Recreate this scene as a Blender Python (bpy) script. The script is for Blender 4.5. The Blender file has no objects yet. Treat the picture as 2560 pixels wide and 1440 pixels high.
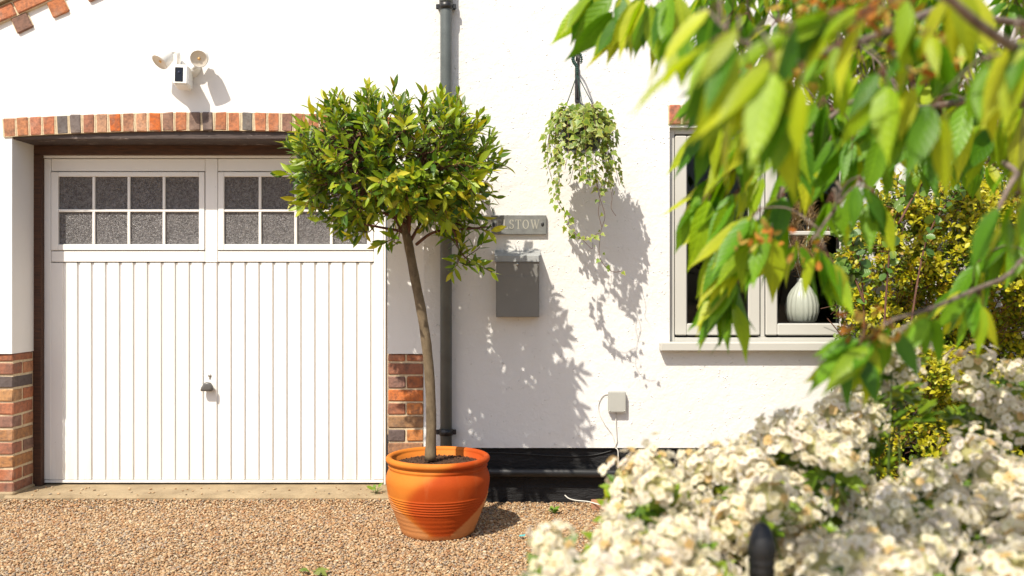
import bpy, bmesh, math, random
import numpy as np
from mathutils import Vector, Matrix
R = math.radians
rng = np.random.default_rng(7)
random.seed(7)

# ------------------------------------------------------------------ camera, sky, sun, exposure
SC = bpy.context.scene
F, YH, DW, H = 2236.0, 720.0, 5.2, 1.251      # focal length (px of 2560), horizon row, distance to the wall, eye height
cam_d = bpy.data.cameras.new("camera")
cam = bpy.data.objects.new("camera", cam_d)
SC.collection.objects.link(cam)
cam.location = (0, -DW, H)
cam.rotation_euler = (R(90), 0, 0)
cam_d.sensor_width = 36.0
cam_d.lens = 36.0 * F / 2560.0
cam_d.clip_start, cam_d.clip_end = 0.05, 400
cam_d.dof.use_dof = True
cam_d.dof.focus_distance = 4.95
cam_d.dof.aperture_fstop = 2.5
SC.camera = cam

SUN = Vector((-0.59, -1.0, 1.45)).normalized()   # towards the sun
world = bpy.data.worlds.new("World")
SC.world = world
world.use_nodes = True
nt = world.node_tree
sky = nt.nodes.new("ShaderNodeTexSky")
sky.sky_type = 'NISHITA'
sky.sun_disc = False
sky.sun_elevation = math.asin(SUN.z)
sky.sun_rotation = math.atan2(SUN.x, SUN.y)
sky.air_density, sky.dust_density, sky.ozone_density = 1.0, 2.0, 1.0
bg = nt.nodes["Background"]
bg.inputs[1].default_value = 0.115
nt.links.new(sky.outputs[0], bg.inputs[0])

sun_d = bpy.data.lights.new("sun", 'SUN')
sun_d.energy = 4.6
sun_d.angle = R(0.53)
sun_d.color = (1.0, 0.925, 0.79)
sun = bpy.data.objects.new("sun", sun_d)
SC.collection.objects.link(sun)
sun.rotation_euler = SUN.to_track_quat('Z', 'Y').to_euler()
sun.location = (-4, -8, 9)

SC.view_settings.view_transform = 'Standard'
SC.view_settings.look = 'None'
SC.view_settings.exposure = 0.5
SC.view_settings.gamma = 1.0
SC.cycles.max_bounces = 8
SC.cycles.transparent_max_bounces = 12

# ------------------------------------------------------------------ helpers
def W(px, py, d):
    """photograph pixel at distance d from the eye -> point of the place"""
    return np.array([(px - 1280) * d / F, d - DW, H - (py - YH) * d / F])

class MB:
    def __init__(self):
        self.v, self.f, self.m, self.c, self.s, self.uv, self.n = [], [], [], [], [], [], 0
    def add(self, V, Fs, mat=0, col=None, smooth=False, uv=None):
        V = np.asarray(V, float).reshape(-1, 3)
        if not isinstance(Fs, list) or (len(Fs) and not isinstance(Fs[0], np.ndarray)):
            if isinstance(Fs, list):
                by = {}
                for f in Fs: by.setdefault(len(f), []).append(f)
                Fs = [np.array(x) for x in by.values()]
            else:
                Fs = [np.asarray(Fs)]
        for fa in Fs:
            self.f.append(fa.astype(np.int64) + self.n)
            self.m.append(np.full(len(fa), mat, np.int32))
            self.s.append(np.full(len(fa), smooth, bool))
        self.v.append(V)
        if col is None: c = np.ones((len(V), 3))
        else: c = np.broadcast_to(np.asarray(col, float), (len(V), 3))
        self.c.append(c)
        self.uv.append(np.zeros((len(V), 2)) if uv is None else np.asarray(uv, float))
        self.n += len(V)
        return self
    def box(self, x0, x1, y0, y1, z0, z1, ch=0.0, mat=0, col=None, M=None, smooth=False):
        V, Fs = chamfer_box(x0, x1, y0, y1, z0, z1, ch)
        if M is not None: V = xf(V, M)
        return self.add(V, Fs, mat, col, smooth)
    def mesh(self, name, mats):
        me = bpy.data.meshes.new(name)
        V = np.concatenate(self.v)
        C = np.concatenate(self.c)
        UV = np.concatenate(self.uv)
        loops = np.concatenate([f.ravel() for f in self.f])
        tot = np.concatenate([np.full(len(f), f.shape[1]) for f in self.f])
        start = np.concatenate([[0], np.cumsum(tot)[:-1]])
        me.vertices.add(len(V)); me.vertices.foreach_set("co", V.ravel())
        me.loops.add(len(loops)); me.loops.foreach_set("vertex_index", loops.astype(np.int32))
        me.polygons.add(len(tot)); me.polygons.foreach_set("loop_start", start.astype(np.int32))
        me.polygons.foreach_set("loop_total", tot.astype(np.int32))
        me.polygons.foreach_set("material_index", np.concatenate(self.m))
        me.polygons.foreach_set("use_smooth", np.concatenate(self.s))
        me.update(calc_edges=True)
        a = me.color_attributes.new("Col", 'FLOAT_COLOR', 'POINT')
        a.data.foreach_set("color", np.concatenate([C, np.ones((len(C), 1))], 1).ravel())
        ul = me.uv_layers.new(name="UVMap")
        ul.data.foreach_set("uv", UV[loops].ravel())
        for m in (mats if isinstance(mats, (list, tuple)) else [mats]): me.materials.append(m)
        me.validate()
        return me
    def build(self, name, mats, parent=None):
        o = bpy.data.objects.new(name, self.mesh(name, mats))
        SC.collection.objects.link(o)
        if parent is not None: o.parent = parent
        return o

def xf(V, M):
    M = np.array(M)
    return np.asarray(V) @ M[:3, :3].T + M[:3, 3]

def chamfer_box(x0, x1, y0, y1, z0, z1, c=0.0):
    X, Y, Z = (x0, x1), (y0, y1), (z0, z1)
    if c <= 0:
        V = [(X[i], Y[j], Z[k]) for i in (0, 1) for j in (0, 1) for k in (0, 1)]
        return np.array(V), [np.array([(0, 1, 3, 2), (4, 6, 7, 5), (0, 4, 5, 1), (2, 3, 7, 6), (0, 2, 6, 4), (1, 5, 7, 3)])]
    V, idx = [], {}
    for i in (0, 1):
        for j in (0, 1):
            for k in (0, 1):
                s = [1 - 2 * q for q in (i, j, k)]
                P = [X[i], Y[j], Z[k]]
                for ax in range(3):
                    p = [P[q] + (0 if q == ax else s[q] * c) for q in range(3)]
                    idx[(i, j, k, ax)] = len(V); V.append(p)
    V = np.array(V); fs = []
    for ax in range(3):
        a, b = [q for q in range(3) if q != ax]
        for e in (0, 1):
            cyc = []
            for (u, w) in ((0, 0), (1, 0), (1, 1), (0, 1)):
                q = [0, 0, 0]; q[ax] = e; q[a] = u; q[b] = w
                cyc.append(idx[(*q, ax)])
            fs.append(cyc)
        for u in (0, 1):
            for w in (0, 1):
                q0 = [0, 0, 0]; q0[a] = u; q0[b] = w
                q1 = list(q0); q1[ax] = 1
                fs.append([idx[(*q0, a)], idx[(*q1, a)], idx[(*q1, b)], idx[(*q0, b)]])
    for i in (0, 1):
        for j in (0, 1):
            for k in (0, 1):
                fs.append([idx[(i, j, k, t)] for t in range(3)])
    cen = V.mean(0); out4, out3 = [], []
    for f in fs:
        p = V[f]; n = np.cross(p[1] - p[0], p[2] - p[0])
        if n @ (p.mean(0) - cen) < 0: f = f[::-1]
        (out4 if len(f) == 4 else out3).append(f)
    return V, [np.array(out4), np.array(out3)]

def tube(mb, pts, rad, n=8, mat=0, col=None, cap=True, smooth=True):
    pts = np.asarray(pts, float); k = len(pts)
    rad = np.broadcast_to(np.asarray(rad, float), (k,))
    T = np.gradient(pts, axis=0); T /= np.linalg.norm(T, axis=1)[:, None] + 1e-12
    u = np.cross(T[0], (0, 0, 1.0))
    if np.linalg.norm(u) < 1e-3: u = np.cross(T[0], (1.0, 0, 0))
    u /= np.linalg.norm(u)
    ang = np.arange(n) * 2 * math.pi / n
    V = np.zeros((k, n, 3))
    for i in range(k):
        u = u - T[i] * (u @ T[i]); u /= np.linalg.norm(u) + 1e-12
        w = np.cross(T[i], u)
        V[i] = pts[i] + rad[i] * (np.cos(ang)[:, None] * u + np.sin(ang)[:, None] * w)
    fs = []
    for i in range(k - 1):
        for j in range(n):
            a, b = i * n + j, i * n + (j + 1) % n
            fs.append((a, b, b + n, a + n))
    L = [np.array(fs)]
    if cap: L += [np.array([list(range(n))[::-1]]), np.array([[(k - 1) * n + j for j in range(n)]])]
    mb.add(V.reshape(-1, 3), L, mat, col, smooth)

def smooth_path(pts, k=24):
    """Catmull-Rom through the points"""
    P = np.asarray(pts, float)
    P = np.vstack([2 * P[0] - P[1], P, 2 * P[-1] - P[-2]])
    out = []; m = len(P) - 3
    for t in np.linspace(0, m - 1e-9, k):
        i = int(t); u = t - i
        a, b, c, d = P[i:i + 4]
        out.append(.5 * (2 * b + (c - a) * u + (2 * a - 5 * b + 4 * c - d) * u * u + (3 * b - a - 3 * c + d) * u ** 3))
    return np.array(out)

def lathe(mb, prof, n=48, cx=0, cy=0, cz=0, mat=0, col=None, M=None, smooth=True, wob=0.0):
    prof = np.asarray(prof, float); k = len(prof)
    a = np.arange(n) * 2 * math.pi / n
    w = 1 + wob * np.sin(2 * a + 1.0)
    V = np.stack([prof[:, 0][:, None] * np.cos(a) * w, prof[:, 0][:, None] * np.sin(a) * w, np.repeat(prof[:, 1][:, None], n, 1)], -1).reshape(-1, 3)
    if M is not None: V = xf(V, M)
    V = V + np.array([cx, cy, cz])
    i, j = np.meshgrid(np.arange(k - 1), np.arange(n), indexing='ij')
    A = (i * n + j).ravel(); B = (i * n + (j + 1) % n).ravel()
    mb.add(V, np.stack([A, B, B + n, A + n], 1), mat, col, smooth)

# ---- leaves
def leaf_shape(prof, fold=0.25, wave=0.0):
    """prof: list of (t, halfwidth); three columns of vertices along the leaf"""
    V, UV = [], []
    for k, (t, w) in enumerate(prof):
        wz = wave * math.sin(t * 11.0)
        for s in (-1, 0, 1):
            V.append((s * w, t, abs(s) * w * fold + (s * wz * w)))
            UV.append((0.5 + 0.5 * s * (w / max(p[1] for p in prof)), t))
    fs = []
    for k in range(len(prof) - 1):
        for c in (0, 1):
            a = k * 3 + c
            fs.append((a, a + 1, a + 4, a + 3))
    return np.array(V), np.array(fs), np.array(UV)

def unit(a):
    a = np.asarray(a, float)
    return a / (np.linalg.norm(a, axis=-1, keepdims=True) + 1e-9)

def put_leaves(mb, shape, P, D, N, L, Wd, curl, col, mat=0, twist=None, cvar=None):
    V, Fs, UV = shape
    P, D, N = map(lambda q: np.asarray(q, float), (P, D, N))
    n = len(P)
    D = unit(D); Zx = unit(N - D * (N * D).sum(1, keepdims=True)); Xx = np.cross(D, Zx)
    x = V[:, 0][None] * np.asarray(Wd)[:, None]; y = np.repeat(V[:, 1][None], n, 0) * np.asarray(L)[:, None]
    z = V[:, 2][None] * np.asarray(Wd)[:, None] - np.asarray(curl)[:, None] * np.asarray(L)[:, None] * (V[:, 1][None] ** 2)
    pos = P[:, None] + x[..., None] * Xx[:, None] + y[..., None] * D[:, None] + z[..., None] * Zx[:, None]
    fa = (Fs[None] + (np.arange(n) * len(V))[:, None, None]).reshape(-1, Fs.shape[1])
    c = np.repeat(np.asarray(col)[:, None], len(V), 1)
    if cvar is not None: c = c * (1 - cvar[1][None, :, None]) + cvar[0] * cvar[1][None, :, None]
    mb.add(pos.reshape(-1, 3), fa, mat, c.reshape(-1, 3), True, np.tile(UV, (n, 1)))

def pick(pal, n, w=None):
    pal = np.array(pal, float)
    i = rng.choice(len(pal), n, p=w)
    j = rng.choice(len(pal), n, p=w)
    t = rng.random((n, 1)) * 0.5
    return (pal[i] * (1 - t) + pal[j] * t) * rng.uniform(.85, 1.15, (n, 1))

def rnd_dir(n):
    return unit(rng.normal(size=(n, 3)))

# ---- scene graph
def tag(o, label=None, cat=None, group=None, kind=None):
    if label: o["label"] = label
    if cat: o["category"] = cat
    if group: o["group"] = group
    if kind: o["kind"] = kind
    return o
def empty(name, label, cat, loc=(0, 0, 0), group=None):
    o = bpy.data.objects.new(name, None)
    SC.collection.objects.link(o)
    o.location = loc
    o.empty_display_size = 0.1
    return tag(o, label, cat, group)
def under(o, root):
    """parent o (built in world space) to root and keep it where it is"""
    o.parent = root
    off = Vector(root.location)
    p = root.parent
    while p is not None: off += Vector(p.location); p = p.parent
    o.location = -off
    return o
def part(mb, name, mats, root):
    return under(mb.build(name, mats), root)

# ------------------------------------------------------------------ materials
class Mat:
    def __init__(self, name):
        self.m = bpy.data.materials.new(name); self.m.use_nodes = True
        self.t = self.m.node_tree; self.b = self.t.nodes["Principled BSDF"]; self.out = self.t.nodes["Material Output"]
    def n(self, typ, **kw):
        x = self.t.nodes.new(typ)
        for k, v in kw.items():
            if k.startswith("i_"):
                key = k[2:]; key = int(key) if key.isdigit() else key.replace("_", " ")
                x.inputs[key].default_value = v
            else: setattr(x, k, v)
        return x
    def l(self, a, b): self.t.links.new(a, b)
    def set(self, **kw):
        for k, v in kw.items(): self.b.inputs[k.replace("_", " ")].default_value = v
        return self
    def coord(self):
        if not hasattr(self, "_c"): self._c = self.n("ShaderNodeTexCoord").outputs["Object"]
        return self._c
    def noise(self, scale, detail=4, rough=.55, vec=None, stretch=None):
        x = self.n("ShaderNodeTexNoise"); x.inputs["Scale"].default_value = scale
        x.inputs["Detail"].default_value = detail; x.inputs["Roughness"].default_value = rough
        v = vec or self.coord()
        if stretch:
            mp = self.n("ShaderNodeMapping"); mp.inputs["Scale"].default_value = stretch
            self.l(v, mp.inputs[0]); v = mp.outputs[0]
        self.l(v, x.inputs["Vector"]); return x
    def ramp(self, fac, stops):
        x = self.n("ShaderNodeValToRGB"); e = x.color_ramp.elements
        while len(e) < len(stops): e.new(0.5)
        for q, (p, c) in zip(e, stops):
            q.position = p; q.color = (*c, 1) if len(c) == 3 else c
        self.l(fac, x.inputs[0]); return x.outputs[0]
    def mix(self, fac, a, b, mode='MIX'):
        x = self.n("ShaderNodeMix", data_type='RGBA', blend_type=mode)
        for s, v in ((0, fac), (6, a), (7, b)):
            if hasattr(v, "is_output"): self.l(v, x.inputs[s])
            elif s == 0: x.inputs[0].default_value = v
            else: x.inputs[s].default_value = (*v, 1)
        return x.outputs[2]
    def attr(self):
        x = self.n("ShaderNodeAttribute"); x.attribute_name = "Col"; return x.outputs["Color"]
    def color(self, sock):
        self.l(sock, self.b.inputs["Base Color"]); return self
    def bump(self, h, strength=.5, dist=.005, prev=None):
        x = self.n("ShaderNodeBump"); x.inputs["Strength"].default_value = strength; x.inputs["Distance"].default_value = dist
        self.l(h, x.inputs["Height"])
        if prev: self.l(prev, x.inputs["Normal"])
        self.l(x.outputs[0], self.b.inputs["Normal"]); return x.outputs[0]

def plain(name, col, rough=.5, metal=0.0, var=.12, scale=14, bump=0.0, spec=.5):
    m = Mat(name); c = np.array(col)
    nz = m.noise(scale, 5)
    m.color(m.ramp(nz.outputs[0], [(.3, tuple(c * (1 - var))), (.7, tuple(np.minimum(c * (1 + var), 1)))]))
    m.set(Roughness=rough, Metallic=metal); m.b.inputs["Specular IOR Level"].default_value = spec
    if bump: m.bump(m.noise(scale * 12, 3).outputs[0], bump, .002)
    return m.m

def render_mat(name, rough_amt):
    m = Mat(name)
    a = m.noise(1.3, 6, .6); b = m.noise(60, 3, .6); c = m.noise(17, 4, .6)
    k = 1 - .15 * rough_amt
    base = m.ramp(a.outputs[0], [(.3, (.80 * k, .785 * k, .765 * k)), (.62, (.83 * k, .82 * k, .805 * k))])
    st = m.noise(5, 6, .75, stretch=(1, 1, .18))
    base = m.mix(m.ramp(st.outputs[0], [(.60, (0, 0, 0)), (.80, (.16, .16, .16))]), base, (.58, .53, .47))
    m.color(base); m.set(Roughness=.85); m.b.inputs["Specular IOR Level"].default_value = .25
    vo = m.n("ShaderNodeTexVoronoi"); vo.inputs["Scale"].default_value = 55; m.l(m.coord(), vo.inputs["Vector"])
    pip = m.ramp(vo.outputs["Distance"], [(.0, (1, 1, 1)), (.28, (0, 0, 0))])
    gate = m.ramp(m.noise(24, 2).outputs[0], [(.56, (0, 0, 0)), (.62, (1, 1, 1))])
    pip = m.mix(1.0, pip, gate, 'MULTIPLY')
    p = m.bump(c.outputs[0], .38 * rough_amt, .014)
    p = m.bump(b.outputs[0], .40 * rough_amt, .005, p)
    p = m.bump(pip, .9 * rough_amt, .005, p)
    sx = m.n("ShaderNodeSeparateXYZ"); m.l(m.coord(), sx.inputs[0])
    wob = m.noise(1.6, 6, .7)
    ln = m.n("ShaderNodeMath", operation='MULTIPLY_ADD'); m.l(wob.outputs[0], ln.inputs[0]); ln.inputs[1].default_value = .16; m.l(sx.outputs[2], ln.inputs[2])
    df = m.n("ShaderNodeMath", operation='SUBTRACT'); m.l(ln.outputs[0], df.inputs[0]); df.inputs[1].default_value = 2.262
    ab = m.n("ShaderNodeMath", operation='ABSOLUTE'); m.l(df.outputs[0], ab.inputs[0])
    m.bump(m.ramp(ab.outputs[0], [(.0, (0, 0, 0)), (.004, (1, 1, 1))]), .18 * rough_amt, .004, p)
    return m.m

def brick_mat():
    m = Mat("brick")
    col = m.attr()
    n1 = m.noise(38, 6, .65); n2 = m.noise(9, 4)
    d = m.mix(m.ramp(n1.outputs[0], [(.42, (0, 0, 0)), (.72, (.75, .75, .75))]), col, (.075, .052, .045))
    d = m.mix(m.ramp(n2.outputs[0], [(.55, (0, 0, 0)), (.75, (.35, .35, .35))]), d, (.46, .33, .25))
    m.color(d); m.set(Roughness=.88)
    m.bump(m.noise(70, 6, .7).outputs[0], .8, .006)
    return m.m
def mortar_mat():
    m = Mat("mortar")
    m.color(m.ramp(m.noise(60, 5).outputs[0], [(.3, (.50, .39, .25)), (.7, (.68, .56, .38))])); m.set(Roughness=.95)
    m.bump(m.noise(160, 4, .7).outputs[0], .7, .004)
    return m.m
def wood_mat(name, c0, c1, peel=None, stretch=(2, 30, 30)):
    m = Mat(name)
    g = m.noise(5, 7, .65, stretch=stretch)
    b = m.ramp(g.outputs[0], [(.3, c0), (.7, c1)])
    if peel: b = m.mix(m.ramp(m.noise(22, 6, .7, stretch=(.4, 1, 1)).outputs[0], [(.60, (0, 0, 0)), (.64, (.8, .8, .8))]), b, peel)
    m.color(b); m.set(Roughness=.65); m.bump(g.outputs[0], .5, .004)
    return m.m
def leaf_mat(name, rough=.38, trans=.35, vein=1.0, tcol=(1.5, 1.45, .45), veins=10, spec=.5):
    m = Mat(name)
    col = m.attr()
    uv = m.n("ShaderNodeTexCoord").outputs["UV"]
    sep = m.n("ShaderNodeSeparateXYZ"); m.l(uv, sep.inputs[0])
    ab = m.n("ShaderNodeMath", operation='SUBTRACT'); m.l(sep.outputs[0], ab.inputs[0]); ab.inputs[1].default_value = .5
    ab2 = m.n("ShaderNodeMath", operation='ABSOLUTE'); m.l(ab.outputs[0], ab2.inputs[0])
    mid = m.ramp(ab2.outputs[0], [(.0, (1, 1, 1)), (.055, (0, 0, 0))])
    sl = m.n("ShaderNodeMath", operation='MULTIPLY_ADD'); m.l(ab2.outputs[0], sl.inputs[0]); sl.inputs[1].default_value = -.45; m.l(sep.outputs[1], sl.inputs[2])
    fr = m.n("ShaderNodeMath", operation='MULTIPLY'); m.l(sl.outputs[0], fr.inputs[0]); fr.inputs[1].default_value = veins * 2 * math.pi
    sn = m.n("ShaderNodeMath", operation='SINE'); m.l(fr.outputs[0], sn.inputs[0])
    mp = m.n("ShaderNodeMapRange"); m.l(sn.outputs[0], mp.inputs[0]); mp.inputs[1].default_value = .55; mp.inputs[2].default_value = 1
    blot = m.noise(30, 3)
    c = m.mix(m.ramp(blot.outputs[0], [(.4, (0, 0, 0)), (.75, (.5, .5, .5))]), col, m.mix(1.0, col, (.62, .7, .6), 'MULTIPLY'))
    fac = m.n("ShaderNodeMath", operation='MAXIMUM'); 
    v2 = m.n("ShaderNodeMath", operation='MULTIPLY'); m.l(mp.outputs[0], v2.inputs[0]); v2.inputs[1].default_value = .35
    m.l(mid, fac.inputs[0]); m.l(v2.outputs[0], fac.inputs[1])
    f2 = m.n("ShaderNodeMath", operation='MULTIPLY'); m.l(fac.outputs[0], f2.inputs[0]); f2.inputs[1].default_value = .5 * vein
    c = m.mix(f2.outputs[0], c, m.mix(1.0, col, (1.9, 1.7, 1.6), 'MULTIPLY'))
    m.color(c); m.set(Roughness=rough); m.b.inputs["Specular IOR Level"].default_value = spec
    inv = m.n("ShaderNodeMath", operation='SUBTRACT'); inv.inputs[0].default_value = 1; m.l(sn.outputs[0], inv.inputs[1])
    m.bump(inv.outputs[0], .25 * vein, .002)
    tr = m.n("ShaderNodeBsdfTranslucent"); m.l(m.mix(1.0, c, tcol, 'MULTIPLY'), tr.inputs[0])
    mx = m.n("ShaderNodeMixShader"); mx.inputs[0].default_value = trans
    m.l(m.b.outputs[0], mx.inputs[1]); m.l(tr.outputs[0], mx.inputs[2]); m.l(mx.outputs[0], m.out.inputs[0])
    return m.m
def attr_mat(name, rough=.8, bump=0, bs=100, dark=None, spec=.4):
    m = Mat(name); c = m.attr()
    if dark is not None: c = m.mix(m.ramp(m.noise(bs, 4).outputs[0], [(.4, (0, 0, 0)), (.75, (.6, .6, .6))]), c, dark)
    m.color(c); m.set(Roughness=rough); m.b.inputs["Specular IOR Level"].default_value = spec
    if bump: m.bump(m.noise(bs, 4).outputs[0], bump, .003)
    return m.m
def bark_mat(name, c0, c1, scale=14, ring=(1, 1, .3)):
    m = Mat(name); n = m.noise(scale, 6, .7, stretch=ring)
    m.color(m.ramp(n.outputs[0], [(.3, c0), (.7, c1)])); m.set(Roughness=.85); m.bump(n.outputs[0], .6, .006)
    return m.m

M_WALL = render_mat("smooth_white_render", .35)
M_ROUGH = render_mat("rough_white_render", 1.0)
M_BRICK, M_MORTAR = brick_mat(), mortar_mat()
M_BEAM = wood_mat("weathered_beam", (.030, .020, .017), (.085, .058, .050), (.26, .21, .19))
M_FRAMEWOOD = wood_mat("brown_stained_wood", (.030, .014, .008), (.105, .040, .017))
M_VERGE = wood_mat("verge_board", (.22, .17, .10), (.34, .27, .17))
def door_paint():
    m = Mat("white_door_paint")
    sx = m.n("ShaderNodeSeparateXYZ"); m.l(m.coord(), sx.inputs[0])
    st = m.noise(16, 6, .7, stretch=(1, 1, .08)); sp_ = m.noise(42, 3, .6)
    lo = m.n("ShaderNodeMapRange"); m.l(sx.outputs[2], lo.inputs[0]); lo.inputs[1].default_value = .42; lo.inputs[2].default_value = .03; lo.inputs[3].default_value = 0; lo.inputs[4].default_value = 1
    f = m.n("ShaderNodeMath", operation='MULTIPLY'); m.l(m.ramp(st.outputs[0], [(.45, (0, 0, 0)), (.75, (.55, .55, .55))]), f.inputs[0]); m.l(lo.outputs[0], f.inputs[1])
    c = m.mix(f.outputs[0], (.79, .775, .745), (.52, .45, .36))
    c = m.mix(m.ramp(sp_.outputs[0], [(.735, (0, 0, 0)), (.76, (.45, .45, .45))]), c, (.45, .40, .33))
    c = m.mix(m.ramp(m.noise(2.2, 5).outputs[0], [(.4, (0, 0, 0)), (.8, (.25, .25, .25))]), c, (.70, .67, .62))
    m.color(c); m.set(Roughness=.38); m.bump(m.noise(3, 3).outputs[0], .12, .01)
    return m.m
M_DOOR = door_paint()
M_UPVC = plain("cream_window_frame", (.48, .472, .435), .35, var=.02, scale=3)
M_GASKET = plain("black_gasket", (.012, .012, .012), .6)
M_PIPE = plain("dark_grey_plastic", (.10, .115, .115), .42, var=.15, scale=9)
M_BLACKPLASTIC = plain("black_plastic", (.012, .012, .013), .4)
M_WHITEPLASTIC = plain("white_plastic", (.78, .77, .74), .35, var=.02)
M_GREYBOX = plain("pale_grey_plastic", (.40, .40, .37), .45, var=.04)
M_SLATE = plain("slate", (.16, .165, .16), .6, var=.18, scale=30, bump=.4)
M_LETTER = plain("carved_lettering", (.36, .35, .30), .8)
M_LETTERBOX = plain("grey_powder_coat", (.17, .165, .155), .45, var=.06, scale=5)
M_STEEL = plain("steel", (.45, .44, .42), .3, .9)
M_IRON = plain("black_iron", (.012, .012, .014), .45, var=.3, scale=40, bump=.3)
M_CABLE = plain("white_cable", (.62, .60, .55), .5)

def plinth_mat():
    m = Mat("black_plinth_paint")
    n = m.noise(9, 7, .7, stretch=(.5, 1, 1.6))
    m.color(m.ramp(n.outputs[0], [(.35, (.007, .007, .008)), (.75, (.018, .017, .018))])); m.set(Roughness=.62); m.b.inputs['Specular IOR Level'].default_value = .3
    m.bump(n.outputs[0], 1.0, .03)
    return m.m
M_PLINTH = plinth_mat()
def terracotta():
    m = Mat("terracotta")
    n = m.noise(5, 6, .65); st = m.noise(7, 5, .7, stretch=(1, 1, .25)); f = m.noise(90, 4)
    c = m.attr()
    c = m.mix(m.ramp(n.outputs[0], [(.4, (0, 0, 0)), (.75, (.5, .5, .5))]), c, m.mix(1.0, c, (.72, .62, .5), 'MULTIPLY'))
    c = m.mix(m.ramp(st.outputs[0], [(.58, (0, 0, 0)), (.80, (.22, .22, .22))]), c, (.60, .30, .12))
    m.color(c); m.set(Roughness=.75); m.b.inputs["Specular IOR Level"].default_value = .25; m.bump(f.outputs[0], .25, .002)
    return m.m
M_TERRA = terracotta()
def soil_mat():
    m = Mat("soil"); n = m.noise(90, 6, .7)
    m.color(m.ramp(n.outputs[0], [(.35, (.045, .018, .008)), (.62, (.15, .068, .032)), (.8, (.30, .18, .11))])); m.set(Roughness=.95)
    m.bump(m.noise(60, 6, .75).outputs[0], 1, .03)
    return m.m
M_SOIL = soil_mat()
def concrete():
    m = Mat("concrete"); n = m.noise(6, 7, .7)
    m.color(m.ramp(n.outputs[0], [(.3, (.22, .16, .09)), (.7, (.38, .29, .175))])); m.set(Roughness=.9)
    m.bump(m.noise(70, 6, .7).outputs[0], .6, .008)
    return m.m
M_CONC = concrete()
def obscured():
    m = Mat("obscured_glass")
    n = m.noise(150, 2, .5); n2 = m.noise(75, 3, .6)
    m.color(m.ramp(n2.outputs[0], [(.35, (.12, .114, .117)), (.7, (.28, .266, .268))]))
    m.set(Roughness=.22); m.b.inputs["Specular IOR Level"].default_value = .8
    p = m.bump(n.outputs[0], 1.0, .012); m.bump(n2.outputs[0], .6, .015, p)
    return m.m
M_OBSC = obscured()
def glass():
    m = Mat("window_glass")
    fr = m.n("ShaderNodeFresnel"); fr.inputs[0].default_value = 1.35
    t = m.n("ShaderNodeBsdfTransparent"); t.inputs[0].default_value = (.9, .92, .9, 1)
    g = m.n("ShaderNodeBsdfGlossy"); g.inputs["Roughness"].default_value = .01
    x = m.n("ShaderNodeMixShader"); gm = m.n("ShaderNodeNewGeometry"); iv = m.n("ShaderNodeMath", operation='SUBTRACT'); iv.inputs[0].default_value = 1; m.l(gm.outputs["Backfacing"], iv.inputs[1])
    mu = m.n("ShaderNodeMath", operation='MULTIPLY'); m.l(fr.outputs[0], mu.inputs[0]); m.l(iv.outputs[0], mu.inputs[1])
    m.l(mu.outputs[0], x.inputs[0]); m.l(t.outputs[0], x.inputs[1]); m.l(g.outputs[0], x.inputs[2])
    m.l(x.outputs[0], m.out.inputs[0])
    return m.m
M_GLASS = glass()
def ground_mat():
    m = Mat("gravel_ground")
    vo = m.n("ShaderNodeTexVoronoi"); vo.inputs["Scale"].default_value = 75; m.l(m.coord(), vo.inputs["Vector"])
    wn = m.n("ShaderNodeTexWhiteNoise"); m.l(vo.outputs["Position"], wn.inputs["Vector"])
    c = m.ramp(wn.outputs[0], [(.0, (.24, .12, .055)), (.35, (.42, .27, .14)), (.7, (.55, .40, .24)), (1, (.30, .25, .20))])
    m.color(c); m.set(Roughness=.9)
    inv = m.n("ShaderNodeMath", operation='SUBTRACT'); inv.inputs[0].default_value = 1; m.l(vo.outputs["Distance"], inv.inputs[1])
    m.bump(inv.outputs[0], 1, .012)
    return m.m
M_GROUND = ground_mat()
M_PEBBLE = attr_mat("pebbles", .75, .3, 160)
M_BAY = leaf_mat("bay_leaf", .36, .30, .4, veins=9, spec=.32)
M_CHERRY = leaf_mat("cherry_leaf", .42, .45, .75, veins=9, spec=.35, tcol=(1.5, 1.4, .3))
M_IVY = leaf_mat("ivy_leaf", .45, .30, .0)
M_GOLD = leaf_mat("golden_leaf", .45, .30, .3, veins=5)
M_SHRUB = leaf_mat("shrub_leaf", .35, .30, .6, veins=6)
def petal_mat():
    m = Mat("petal"); c = m.attr(); m.color(c); m.set(Roughness=.7); m.b.inputs["Specular IOR Level"].default_value = .15
    tr = m.n("ShaderNodeBsdfTranslucent"); m.l(c, tr.inputs[0])
    mx = m.n("ShaderNodeMixShader"); mx.inputs[0].default_value = .45
    m.l(m.b.outputs[0], mx.inputs[1]); m.l(tr.outputs[0], mx.inputs[2]); m.l(mx.outputs[0], m.out.inputs[0])
    return m.m
M_PETAL = petal_mat()
M_BAYBARK = bark_mat("bay_bark", (.075, .052, .028), (.20, .15, .09), 22, (1, 1, .6))
M_TWIG = bark_mat("reddish_twig", (.07, .028, .018), (.16, .075, .045), 40)
M_CHERRYBARK = bark_mat("cherry_bark", (.06, .042, .032), (.24, .185, .145), 40, (1, 1, 1))
M_DRY = leaf_mat("withered_blossom", .8, .3, 0, tcol=(1.2, .9, .6), spec=.1)
M_VASE = plain("white_ceramic", (.60, .585, .55), .35, var=.03)
M_PLUME = attr_mat("dried_plume", .95)
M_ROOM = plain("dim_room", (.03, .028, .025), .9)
M_BASKET = plain("dark_green_plastic", (.010, .035, .028), .4)

# ------------------------------------------------------------------ ground
g = MB(); S = 60.0
g.add([(-S, -S, -.006), (S, -S, -.006), (S, S, -.006), (-S, S, -.006)], np.array([[0, 1, 2, 3]]))
tag(g.build("driveway", M_GROUND), "tan gravel driveway in front of the white cottage", "driveway", kind="structure")

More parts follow.
